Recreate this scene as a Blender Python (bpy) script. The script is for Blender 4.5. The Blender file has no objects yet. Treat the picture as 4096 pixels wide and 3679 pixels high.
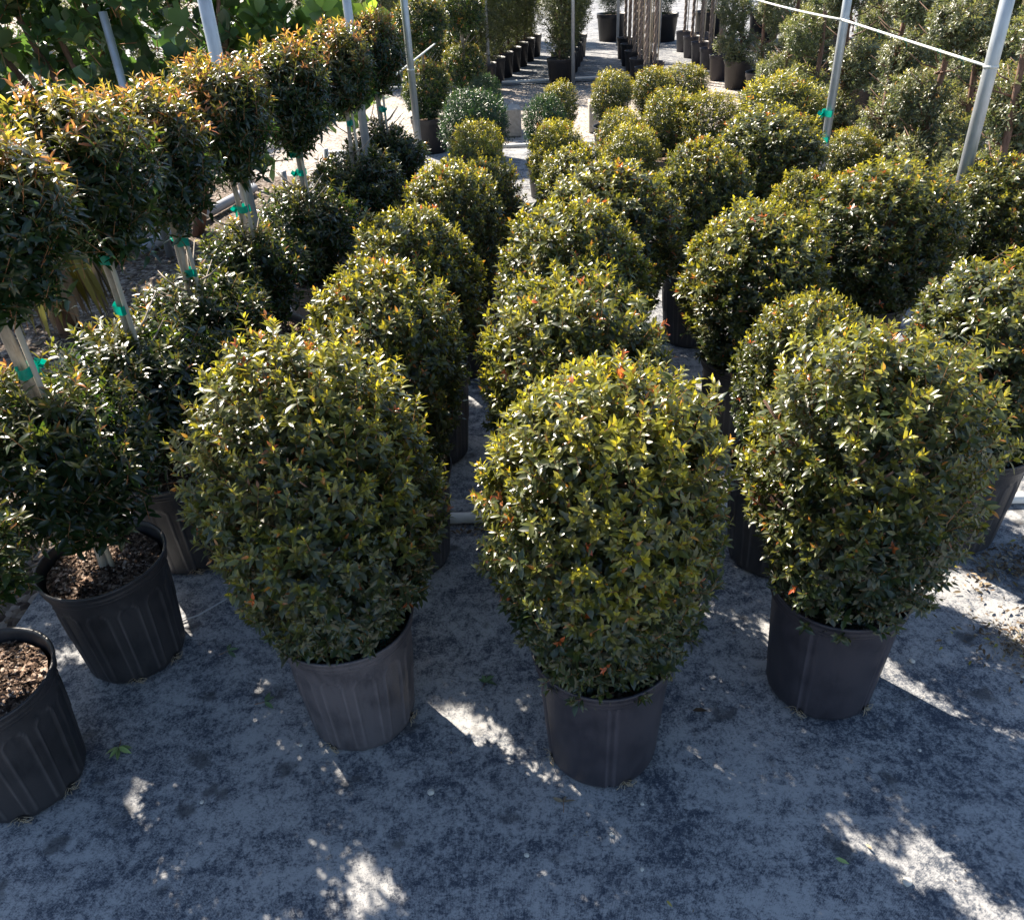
import bpy, math, random
import numpy as np
from mathutils import Vector, Matrix

sc = bpy.context.scene
# ------------------------------------------------------------------ camera
R = math.radians
PITCH, ROLL, CAM_H = R(33.1), R(3.0), 2.65
def make_camera():
    f = Vector((0, math.cos(PITCH), -math.sin(PITCH)))
    u = Vector((0, math.sin(PITCH), math.cos(PITCH)))
    x = Vector((1, 0, 0))
    X = x * math.cos(ROLL) - u * math.sin(ROLL)
    U = u * math.cos(ROLL) + x * math.sin(ROLL)
    cd = bpy.data.cameras.new('camera'); co = bpy.data.objects.new('camera', cd)
    sc.collection.objects.link(co)
    m = Matrix.Identity(4)
    for i in range(3):
        m[i][0] = X[i]; m[i][1] = U[i]; m[i][2] = -f[i]
    m[2][3] = CAM_H
    co.matrix_world = m
    cd.sensor_width = 36; cd.lens = 28.87; cd.clip_start = 0.05; cd.clip_end = 600
    sc.camera = co
make_camera()
# ------------------------------------------------------------------ light
SUN_EL, SUN_AZ = R(43.5), R(-39)          # azimuth from +Y towards +X
w = bpy.data.worlds.new("World"); sc.world = w; w.use_nodes = True
nt = w.node_tree
sky = nt.nodes.new('ShaderNodeTexSky'); sky.sky_type = 'NISHITA'; sky.sun_disc = False
sky.sun_elevation = SUN_EL; sky.sun_rotation = SUN_AZ; sky.air_density = 1.0; sky.dust_density = 0.6; sky.ozone_density = 1.6
bg = nt.nodes['Background']; bg.inputs['Strength'].default_value = 0.075
nt.links.new(sky.outputs[0], bg.inputs['Color'])
sd = bpy.data.lights.new('sun', 'SUN'); sd.energy = 5.0; sd.angle = R(0.55); sd.color = (1.0, 0.90, 0.76)
so = bpy.data.objects.new('sun', sd); sc.collection.objects.link(so)
sdir = Vector((math.sin(SUN_AZ) * math.cos(SUN_EL), math.cos(SUN_AZ) * math.cos(SUN_EL), math.sin(SUN_EL)))
so.rotation_euler = (-sdir).to_track_quat('-Z', 'Y').to_euler(); so.location = (-10, 10, 12)
sc.view_settings.view_transform = 'Standard'; sc.view_settings.look = 'None'
sc.view_settings.exposure = 1.65; sc.view_settings.gamma = 1.0
sc.cycles.max_bounces = 6; sc.cycles.diffuse_bounces = 3; sc.cycles.glossy_bounces = 2
sc.cycles.transmission_bounces = 4; sc.cycles.sample_clamp_indirect = 6.0

# ------------------------------------------------------------------ helpers
rng = np.random.default_rng(11)
random.seed(5)
COL = sc.collection
MATS = {}
def nodes(name):
    m = bpy.data.materials.new(name); m.use_nodes = True; MATS[name] = m
    t = m.node_tree; t.nodes.clear()
    out = t.nodes.new('ShaderNodeOutputMaterial')
    def N(k, **kw):
        n = t.nodes.new(k)
        for a, b in kw.items():
            if a.startswith('i_'): n.inputs[a[2:].replace('_', ' ')].default_value = b
            else: setattr(n, a, b)
        return n
    def Lk(a, b): t.links.new(a, b)
    return m, t, N, Lk, out
def ramp(N, pts, interp='LINEAR'):
    r = N('ShaderNodeValToRGB'); cr = r.color_ramp; cr.interpolation = interp
    while len(cr.elements) < len(pts): cr.elements.new(0.5)
    for e, (p, c) in zip(cr.elements, pts):
        e.position = p; e.color = (*c, 1) if len(c) == 3 else c
    return r
def mixc(N, Lk, fac, a, b, blend='MIX'):
    m = N('ShaderNodeMix', data_type='RGBA', blend_type=blend)
    for i, v in ((0, fac), (6, a), (7, b)):
        if hasattr(v, 'links'): Lk(v, m.inputs[i])
        elif i == 0: m.inputs[0].default_value = v
        else: m.inputs[i].default_value = (*v, 1)
    return m.outputs[2]
def noise(N, Lk, vec, scale, detail=4, rough=0.55, dist=0.0):
    n = N('ShaderNodeTexNoise'); n.inputs['Scale'].default_value = scale
    n.inputs['Detail'].default_value = detail; n.inputs['Roughness'].default_value = rough
    n.inputs['Distortion'].default_value = dist
    if vec is not None: Lk(vec, n.inputs['Vector'])
    return n.outputs['Fac']

def leaf_mat(name, old, young, tip, t_old, t_young, t_tip, rough=0.36, trans=0.38, spec=0.55, dust=0.0):
    m, t, N, Lk, out = nodes(name)
    at = N('ShaderNodeAttribute', attribute_name='lc')
    s = N('ShaderNodeSeparateColor'); Lk(at.outputs['Color'], s.inputs[0])
    c = mixc(N, Lk, s.outputs[0], old, young); c = mixc(N, Lk, s.outputs[1], c, tip)
    tc = mixc(N, Lk, s.outputs[0], t_old, t_young); tc = mixc(N, Lk, s.outputs[1], tc, t_tip)
    mr = N('ShaderNodeMapRange'); mr.inputs[3].default_value = 0.62; mr.inputs[4].default_value = 1.38
    Lk(s.outputs[2], mr.inputs[0])
    hs = N('ShaderNodeHueSaturation'); Lk(c, hs.inputs['Color']); Lk(mr.outputs[0], hs.inputs['Value'])
    hs2 = N('ShaderNodeHueSaturation'); Lk(tc, hs2.inputs['Color']); Lk(mr.outputs[0], hs2.inputs['Value'])
    geo = N('ShaderNodeNewGeometry')
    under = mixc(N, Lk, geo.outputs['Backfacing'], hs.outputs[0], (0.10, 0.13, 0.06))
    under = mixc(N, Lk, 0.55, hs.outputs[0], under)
    if dust:
        tx = N('ShaderNodeTexCoord')
        nz = noise(N, Lk, tx.outputs['Object'], 9, 3)
        rr = ramp(N, [(0.45, (0, 0, 0)), (0.75, (dust, dust, dust))]); Lk(nz, rr.inputs[0])
        under = mixc(N, Lk, rr.outputs[0], under, (0.16, 0.155, 0.13))
    p = N('ShaderNodeBsdfPrincipled'); Lk(under, p.inputs['Base Color'])
    p.inputs['Roughness'].default_value = rough; p.inputs['Specular IOR Level'].default_value = spec
    tl = N('ShaderNodeBsdfTranslucent'); Lk(hs2.outputs[0], tl.inputs['Color'])
    mx = N('ShaderNodeMixShader'); mx.inputs[0].default_value = trans
    Lk(p.outputs[0], mx.inputs[1]); Lk(tl.outputs[0], mx.inputs[2]); Lk(mx.outputs[0], out.inputs[0])
    return m
LEAF_SHRUB = leaf_mat('shrub_leaves', (0.026, 0.046, 0.022), (0.24, 0.24, 0.022), (0.52, 0.10, 0.03),
                      (0.045, 0.085, 0.014), (0.85, 0.72, 0.04), (0.95, 0.22, 0.05), rough=0.31, trans=0.36, spec=0.7, dust=0.35)
LEAF_DARK = leaf_mat('dark_shrub_leaves', (0.022, 0.045, 0.028), (0.07, 0.10, 0.045), (0.2, 0.1, 0.04),
                     (0.03, 0.09, 0.02), (0.15, 0.25, 0.05), (0.4, 0.2, 0.05), rough=0.34, trans=0.3)
LEAF_TOPI = leaf_mat('topiary_leaves', (0.016, 0.034, 0.018), (0.19, 0.17, 0.03), (0.50, 0.16, 0.06),
                      (0.035, 0.11, 0.012), (0.80, 0.60, 0.06), (1.0, 0.42, 0.10), rough=0.27, trans=0.38, spec=0.7)
LEAF_TIER = leaf_mat('tiered_topiary_leaves', (0.13, 0.15, 0.09), (0.30, 0.29, 0.09), (0.34, 0.18, 0.05),
                     (0.13, 0.18, 0.05), (0.60, 0.55, 0.09), (0.7, 0.35, 0.08), rough=0.34, trans=0.36, spec=0.7, dust=0.45)
LEAF_OLIVE = leaf_mat('olive_shrub_leaves', (0.085, 0.095, 0.045), (0.20, 0.21, 0.07), (0.3, 0.2, 0.07),
                      (0.13, 0.16, 0.05), (0.42, 0.42, 0.10), (0.5, 0.3, 0.1), rough=0.45, trans=0.36)
LEAF_CON = leaf_mat('conifer_needles', (0.020, 0.050, 0.026), (0.07, 0.11, 0.04), (0.12, 0.10, 0.04),
                    (0.02, 0.06, 0.02), (0.10, 0.18, 0.04), (0.2, 0.12, 0.04), rough=0.6, trans=0.2)
LEAF_BIG = leaf_mat('round_leaves', (0.050, 0.092, 0.058), (0.16, 0.26, 0.05), (0.45, 0.42, 0.08),
                    (0.10, 0.22, 0.04), (0.50, 0.68, 0.06), (0.8, 0.75, 0.12), rough=0.34, trans=0.34)
LEAF_DRY = leaf_mat('dry_leaves', (0.10, 0.065, 0.04), (0.30, 0.24, 0.16), (0.30, 0.27, 0.05),
                    (0.10, 0.06, 0.03), (0.25, 0.18, 0.08), (0.3, 0.3, 0.05), rough=0.7, trans=0.15, spec=0.2)
LEAF_FALL = leaf_mat('fallen_green_leaf', (0.10, 0.17, 0.07), (0.22, 0.30, 0.10), (0.42, 0.33, 0.06),
                     (0.10, 0.20, 0.04), (0.3, 0.4, 0.08), (0.5, 0.4, 0.08), rough=0.45, trans=0.15)

def bark_mat(name, a, b, sc_=40, rough=0.85):
    m, t, N, Lk, out = nodes(name)
    tx = N('ShaderNodeTexCoord'); mp = N('ShaderNodeMapping'); mp.inputs['Scale'].default_value = (1, 1, 0.25)
    Lk(tx.outputs['Object'], mp.inputs[0])
    nz = noise(N, Lk, mp.outputs[0], sc_, 5, 0.65)
    rr = ramp(N, [(0.3, a), (0.7, b)]); Lk(nz, rr.inputs[0])
    p = N('ShaderNodeBsdfPrincipled'); Lk(rr.outputs[0], p.inputs['Base Color']); p.inputs['Roughness'].default_value = rough
    bm = N('ShaderNodeBump'); bm.inputs['Strength'].default_value = 0.6; bm.inputs['Distance'].default_value = 0.004
    Lk(nz, bm.inputs['Height']); Lk(bm.outputs[0], p.inputs['Normal']); Lk(p.outputs[0], out.inputs[0])
    return m
BARK = bark_mat('brown_bark', (0.09, 0.045, 0.03), (0.23, 0.14, 0.10), 60)
TWIG = bark_mat('reddish_twig', (0.20, 0.085, 0.035), (0.34, 0.17, 0.07), 30)
BARK_PALE = bark_mat('pale_bark', (0.20, 0.165, 0.13), (0.46, 0.40, 0.33), 35)
BAMBOO = bark_mat('bamboo_stake', (0.36, 0.31, 0.24), (0.52, 0.46, 0.36), 20, 0.6)
BRAID = bark_mat('braided_bark', (0.15, 0.11, 0.09), (0.34, 0.27, 0.22), 25)

def plain(name, col, rough=0.5, spec=0.5, metal=0.0, var=0.15, scale=12, bump=0.0, trans=0.0, stretch=(1, 1, 1)):
    m, t, N, Lk, out = nodes(name)
    tx = N('ShaderNodeTexCoord'); mp = N('ShaderNodeMapping'); mp.inputs['Scale'].default_value = stretch
    Lk(tx.outputs['Object'], mp.inputs[0])
    nz = noise(N, Lk, mp.outputs[0], scale, 5, 0.6)
    rr = ramp(N, [(0.3, tuple(c * (1 - var) for c in col)), (0.7, tuple(min(1, c * (1 + var)) for c in col))]); Lk(nz, rr.inputs[0])
    p = N('ShaderNodeBsdfPrincipled'); Lk(rr.outputs[0], p.inputs['Base Color'])
    p.inputs['Roughness'].default_value = rough; p.inputs['Specular IOR Level'].default_value = spec; p.inputs['Metallic'].default_value = metal
    if bump:
        bm = N('ShaderNodeBump'); bm.inputs['Strength'].default_value = bump; bm.inputs['Distance'].default_value = 0.003
        Lk(nz, bm.inputs['Height']); Lk(bm.outputs[0], p.inputs['Normal'])
    sh = p.outputs[0]
    if trans:
        tl = N('ShaderNodeBsdfTranslucent'); Lk(rr.outputs[0], tl.inputs['Color'])
        mx = N('ShaderNodeMixShader'); mx.inputs[0].default_value = trans; Lk(sh, mx.inputs[1]); Lk(tl.outputs[0], mx.inputs[2]); sh = mx.outputs[0]
    Lk(sh, out.inputs[0]); return m
GALV = plain('galvanised_post', (0.40, 0.42, 0.44), 0.42, 0.5, 0.55, 0.18, 25, 0.15, stretch=(1, 1, 0.3))
PVC = plain('grey_pipe', (0.36, 0.37, 0.40), 0.45, 0.4, 0, 0.12, 8)
PVC_W = plain('white_pipe', (0.62, 0.62, 0.60), 0.4, 0.4, 0, 0.15, 6)
RAIL = plain('white_cord', (0.66, 0.66, 0.62), 0.5, 0.4, 0, 0.1, 30)
TAPE = plain('green_tape', (0.0, 0.30, 0.22), 0.35, 0.5, 0, 0.15, 30, trans=0.35)
CONC = plain('concrete', (0.36, 0.33, 0.29), 0.9, 0.2, 0, 0.22, 20, 0.5)
WHITEPL = plain('white_plastic', (0.72, 0.73, 0.72), 0.45)
REDPL = plain('red_plastic', (0.42, 0.06, 0.05), 0.5)
PEBBLE = plain('pale_stone', (0.55, 0.52, 0.46), 0.7, 0.3, 0, 0.2, 60)
BLACKHOSE = plain('black_tubing', (0.03, 0.03, 0.032), 0.4)
ROOT = plain('pale_root', (0.36, 0.29, 0.2), 0.8)
HOLE_SHADE = plain('painted_hole_shade', (0.012, 0.010, 0.009), 0.95)  # near-black colour painted for the shade inside drain holes
GRANULE = plain('green_fertiliser', (0.02, 0.22, 0.16), 0.5, 0.5, 0, 0.3, 200)

def pot_mat(name, base, dust_col, dust_amt):
    m, t, N, Lk, out = nodes(name)
    tx = N('ShaderNodeTexCoord'); mp = N('ShaderNodeMapping'); mp.inputs['Scale'].default_value = (1, 1, 0.22)
    Lk(tx.outputs['Object'], mp.inputs[0])
    streak = noise(N, Lk, mp.outputs[0], 42, 6, 0.7, 0.4)
    blot = noise(N, Lk, tx.outputs['Object'], 6, 5, 0.6)
    fine = noise(N, Lk, tx.outputs['Object'], 260, 3, 0.7)
    a = N('ShaderNodeMath', operation='MULTIPLY_ADD'); Lk(streak, a.inputs[0]); a.inputs[1].default_value = 0.5
    Lk(blot, a.inputs[2])
    b = N('ShaderNodeMath', operation='MULTIPLY_ADD'); Lk(fine, b.inputs[0]); b.inputs[1].default_value = 0.35; Lk(a.outputs[0], b.inputs[2])
    rr = ramp(N, [(0.62, (0, 0, 0)), (1.0, (dust_amt,) * 3)]); Lk(b.outputs[0], rr.inputs[0])
    c = mixc(N, Lk, rr.outputs[0], base, dust_col)
    sp = ramp(N, [(0.70, (0, 0, 0)), (0.76, (0.5, 0.5, 0.5))]); Lk(fine, sp.inputs[0])
    c = mixc(N, Lk, sp.outputs[0], c, dust_col)
    at = N('ShaderNodeAttribute', attribute_name='lc'); sp2 = N('ShaderNodeSeparateColor'); Lk(at.outputs['Color'], sp2.inputs[0])
    wr = N('ShaderNodeMath', operation='MULTIPLY'); Lk(sp2.outputs[0], wr.inputs[0]); Lk(blot, wr.inputs[1])
    c = mixc(N, Lk, wr.outputs[0], c, dust_col)
    p = N('ShaderNodeBsdfPrincipled'); Lk(c, p.inputs['Base Color'])
    r2 = ramp(N, [(0, (0.38,) * 3), (1, (0.75,) * 3)]); Lk(rr.outputs[0], r2.inputs[0]); Lk(r2.outputs[0], p.inputs['Roughness'])
    p.inputs['Specular IOR Level'].default_value = 0.4
    bm = N('ShaderNodeBump'); bm.inputs['Strength'].default_value = 0.35; bm.inputs['Distance'].default_value = 0.002
    Lk(fine, bm.inputs['Height']); Lk(bm.outputs[0], p.inputs['Normal']); Lk(p.outputs[0], out.inputs[0])
    return m
POT = pot_mat('black_pot', (0.009, 0.010, 0.013), (0.13, 0.12, 0.125), 0.22)
POT_DUST = pot_mat('dusty_pot', (0.020, 0.020, 0.026), (0.17, 0.155, 0.17), 0.5)
POT_GREY = pot_mat('grey_pot', (0.013, 0.013, 0.019), (0.11, 0.10, 0.12), 0.3)

def soil_mat():
    m, t, N, Lk, out = nodes('potting_soil')
    tx = N('ShaderNodeTexCoord')
    v = N('ShaderNodeTexVoronoi'); v.inputs['Scale'].default_value = 90; Lk(tx.outputs['Object'], v.inputs['Vector'])
    s = N('ShaderNodeSeparateColor'); Lk(v.outputs['Color'], s.inputs[0])
    rr = ramp(N, [(0.0, (0.03, 0.02, 0.015)), (0.45, (0.11, 0.07, 0.05)), (0.75, (0.26, 0.17, 0.12)), (0.95, (0.50, 0.40, 0.33))]); Lk(s.outputs[0], rr.inputs[0])
    nz = noise(N, Lk, tx.outputs['Object'], 10, 4)
    r2 = ramp(N, [(0.35, (0.45,) * 3), (0.65, (1.1,) * 3)]); Lk(nz, r2.inputs[0])
    c = mixc(N, Lk, 1.0, rr.outputs[0], r2.outputs[0], 'MULTIPLY')
    p = N('ShaderNodeBsdfPrincipled'); Lk(c, p.inputs['Base Color']); p.inputs['Roughness'].default_value = 0.9; p.inputs['Specular IOR Level'].default_value = 0.15
    bm = N('ShaderNodeBump'); bm.inputs['Strength'].default_value = 1.0; bm.inputs['Distance'].default_value = 0.01
    Lk(s.outputs[1], bm.inputs['Height']); Lk(bm.outputs[0], p.inputs['Normal']); Lk(p.outputs[0], out.inputs[0])
    return m
SOIL = soil_mat()

def cloth_mat():
    m, t, N, Lk, out = nodes('ground_cloth_weave')
    tx = N('ShaderNodeTexCoord'); O = tx.outputs['Object']
    # woven cells: dust sits on the threads, dark fabric shows between
    def wave(ax, scale):
        wv = N('ShaderNodeTexWave', wave_type='BANDS', bands_direction=ax, wave_profile='SIN')
        wv.inputs['Scale'].default_value = scale; wv.inputs['Distortion'].default_value = 1.5; wv.inputs['Detail'].default_value = 2
        wv.inputs['Detail Scale'].default_value = 1.0
        Lk(O, wv.inputs['Vector']); return wv.outputs['Fac']
    wx = wave('X', 62); wy = wave('Y', 80)
    mpx = N('ShaderNodeMapping'); mpx.inputs['Scale'].default_value = (0.8, 1.0, 1); Lk(O, mpx.inputs[0])
    f1 = noise(N, Lk, mpx.outputs[0], 130, 4, 0.8)
    mpy = N('ShaderNodeMapping'); mpy.inputs['Scale'].default_value = (1.0, 0.75, 1); mpy.inputs['Rotation'].default_value = (0, 0, 0.15); Lk(O, mpy.inputs[0])
    f2 = noise(N, Lk, mpy.outputs[0], 34, 6, 0.72, 0.5)
    mpz = N('ShaderNodeMapping'); mpz.inputs['Scale'].default_value = (0.55, 1.0, 1); mpz.inputs['Location'].default_value = (3, 1, 0); Lk(O, mpz.inputs[0])
    f3 = noise(N, Lk, mpz.outputs[0], 9, 7, 0.7, 0.8)
    f4 = noise(N, Lk, O, 1.7, 5, 0.6, 0.3)
    def madd(x, k, y):
        a = N('ShaderNodeMath', operation='MULTIPLY_ADD'); Lk(x, a.inputs[0]); a.inputs[1].default_value = k
        if y is None: a.inputs[2].default_value = 0
        else: Lk(y, a.inputs[2])
        return a.outputs[0]
    s = madd(f1, 0.95, None); s = madd(f2, 0.85, s); s = madd(f3, 0.75, s); s = madd(f4, 0.55, s)
    s = madd(wx, 0.10, s); s = madd(wy, 0.10, s)
    r1 = ramp(N, [(0.0, (0, 0, 0)), (1.0, (1, 1, 1))])
    mr = N('ShaderNodeMapRange'); mr.inputs[1].default_value = 1.50; mr.inputs[2].default_value = 1.76
    Lk(s, mr.inputs[0])
    dark = mixc(N, Lk, f2, (0.028, 0.036, 0.052), (0.060, 0.072, 0.098))
    lite = mixc(N, Lk, f3, (0.27, 0.27, 0.275), (0.40, 0.395, 0.385))
    c = mixc(N, Lk, mr.outputs[0], dark, lite)
    # stains with a shape of their own: scattered dark spots
    vo = N('ShaderNodeTexVoronoi'); vo.inputs['Scale'].default_value = 4.5; vo.inputs['Randomness'].default_value = 1.0
    dist = N('ShaderNodeVectorMath', operation='ADD'); nz2 = N('ShaderNodeTexNoise'); nz2.inputs['Scale'].default_value = 14; nz2.inputs['Detail'].default_value = 4; Lk(O, nz2.inputs['Vector'])
    scl = N('ShaderNodeVectorMath', operation='SCALE'); scl.inputs['Scale'].default_value = 0.16; Lk(nz2.outputs['Color'], scl.inputs[0])
    Lk(O, dist.inputs[0]); Lk(scl.outputs[0], dist.inputs[1]); Lk(dist.outputs[0], vo.inputs['Vector'])
    st = ramp(N, [(0.10, (0.75,) * 3), (0.24, (0, 0, 0))]); Lk(vo.outputs['Distance'], st.inputs[0])
    c = mixc(N, Lk, st.outputs[0], c, (0.055, 0.055, 0.058))
    p = N('ShaderNodeBsdfPrincipled'); Lk(c, p.inputs['Base Color']); p.inputs['Roughness'].default_value = 0.75; p.inputs['Specular IOR Level'].default_value = 0.3
    bm = N('ShaderNodeBump'); bm.inputs['Strength'].default_value = 0.7; bm.inputs['Distance'].default_value = 0.002
    Lk(s, bm.inputs['Height']); Lk(bm.outputs[0], p.inputs['Normal']); Lk(p.outputs[0], out.inputs[0])
    return m
CLOTH = cloth_mat()
def ground_mat(name, cols, scale, bump=0.01, big=0.8):
    m, t, N, Lk, out = nodes(name)
    tx = N('ShaderNodeTexCoord'); O = tx.outputs['Object']
    v = N('ShaderNodeTexVoronoi'); v.inputs['Scale'].default_value = scale; Lk(O, v.inputs['Vector'])
    s = N('ShaderNodeSeparateColor'); Lk(v.outputs['Color'], s.inputs[0])
    n = len(cols); rr = ramp(N, [(i / (n - 1), c) for i, c in enumerate(cols)]); Lk(s.outputs[0], rr.inputs[0])
    nz = noise(N, Lk, O, big, 6, 0.6); r2 = ramp(N, [(0.3, (0.6,) * 3), (0.7, (1.1,) * 3)]); Lk(nz, r2.inputs[0])
    c = mixc(N, Lk, 1.0, rr.outputs[0], r2.outputs[0], 'MULTIPLY')
    p = N('ShaderNodeBsdfPrincipled'); Lk(c, p.inputs['Base Color']); p.inputs['Roughness'].default_value = 0.9; p.inputs['Specular IOR Level'].default_value = 0.2
    bm = N('ShaderNodeBump'); bm.inputs['Strength'].default_value = 1; bm.inputs['Distance'].default_value = bump
    Lk(v.outputs['Distance'], bm.inputs['Height']); bm.invert = True; Lk(bm.outputs[0], p.inputs['Normal']); Lk(p.outputs[0], out.inputs[0])
    return m
GRAVEL = ground_mat('pale_gravel', [(0.24, 0.20, 0.17), (0.36, 0.31, 0.27), (0.46, 0.41, 0.36), (0.56, 0.52, 0.47)], 28, 0.02)
MULCH = ground_mat('mulch', [(0.05, 0.035, 0.03), (0.12, 0.09, 0.07), (0.20, 0.16, 0.13), (0.34, 0.29, 0.25)], 30, 0.02, 1.5)

# ---- mesh containers -------------------------------------------------------
class MB:
    def __init__(s): s.v = []; s.f = []; s.mi = []; s.n = 0; s.c = []
    def add(s, verts, faces, mi=0, col=(0, 0, 0)):
        verts = np.asarray(verts, float).reshape(-1, 3); o = s.n
        s.v.append(verts); s.n += len(verts)
        s.f.extend([tuple(int(i) + o for i in fc) for fc in faces]); s.mi.extend([mi] * len(faces))
        s.c.append(np.tile(np.array([*col, 1.0]), (len(verts), 1)))
    def box(s, c, d, rz=0.0, mi=0):
        x, y, z = [k / 2 for k in d]
        p = np.array([(-x, -y, -z), (x, -y, -z), (x, y, -z), (-x, y, -z), (-x, -y, z), (x, -y, z), (x, y, z), (-x, y, z)])
        cs, sn = math.cos(rz), math.sin(rz); p = p @ np.array([[cs, sn, 0], [-sn, cs, 0], [0, 0, 1]]) + np.array(c)
        s.add(p, [(0, 3, 2, 1), (4, 5, 6, 7), (0, 1, 5, 4), (1, 2, 6, 5), (2, 3, 7, 6), (3, 0, 4, 7)], mi)
    def tube(s, pts, rad, sides=8, mi=0, cap=True, col=(0, 0, 0)):
        pts = np.asarray(pts, float); n = len(pts)
        if np.isscalar(rad): rad = [rad] * n
        vs = []
        tg = np.gradient(pts, axis=0); tg /= np.linalg.norm(tg, axis=1)[:, None] + 1e-9
        ref = np.array([1.0, 0, 0]) if abs(tg[0][0]) < 0.8 else np.array([0, 1.0, 0])
        for i in range(n):
            a = np.cross(tg[i], ref); a /= np.linalg.norm(a) + 1e-9; b = np.cross(tg[i], a)
            for k in range(sides):
                t = 2 * math.pi * k / sides
                vs.append(pts[i] + (a * math.cos(t) + b * math.sin(t)) * rad[i])
        fs = [(i * sides + k, i * sides + (k + 1) % sides, (i + 1) * sides + (k + 1) % sides, (i + 1) * sides + k) for i in range(n - 1) for k in range(sides)]
        if cap: fs += [tuple(range(sides - 1, -1, -1)), tuple((n - 1) * sides + k for k in range(sides))]
        s.add(vs, fs, mi, col)
    def mesh(s, name, mats, smooth=True, lc=False):
        me = bpy.data.meshes.new(name)
        v = np.concatenate(s.v); me.from_pydata(v.tolist(), [], s.f)
        for m in mats: me.materials.append(m)
        me.polygons.foreach_set('material_index', s.mi)
        me.polygons.foreach_set('use_smooth', [smooth] * len(s.f))
        if lc:
            a = me.color_attributes.new('lc', 'FLOAT_COLOR', 'POINT'); a.data.foreach_set('color', np.concatenate(s.c).ravel())
        me.update(); return me
def obj(name, me, parent=None, loc=(0, 0, 0), rz=0.0, scale=None, tilt=None):
    o = bpy.data.objects.new(name, me); COL.objects.link(o); o.location = loc
    o.rotation_euler = (tilt[0], tilt[1], rz) if tilt else (0, 0, rz)
    if scale is not None: o.scale = scale if hasattr(scale, '__len__') else (scale,) * 3
    if parent is not None: o.parent = parent
    return o
def thing(name, label, cat, loc=(0, 0, 0), rz=0.0, group=None, me=None):
    o = bpy.data.objects.new(name, me); COL.objects.link(o); o.location = loc; o.rotation_euler = (0, 0, rz)
    o['label'] = label; o['category'] = cat
    if group: o['group'] = group
    return o
def struct(name, me, kind='structure', label=None):
    o = bpy.data.objects.new(name, me); COL.objects.link(o); o['kind'] = kind
    if label: o['label'] = label
    return o

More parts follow.
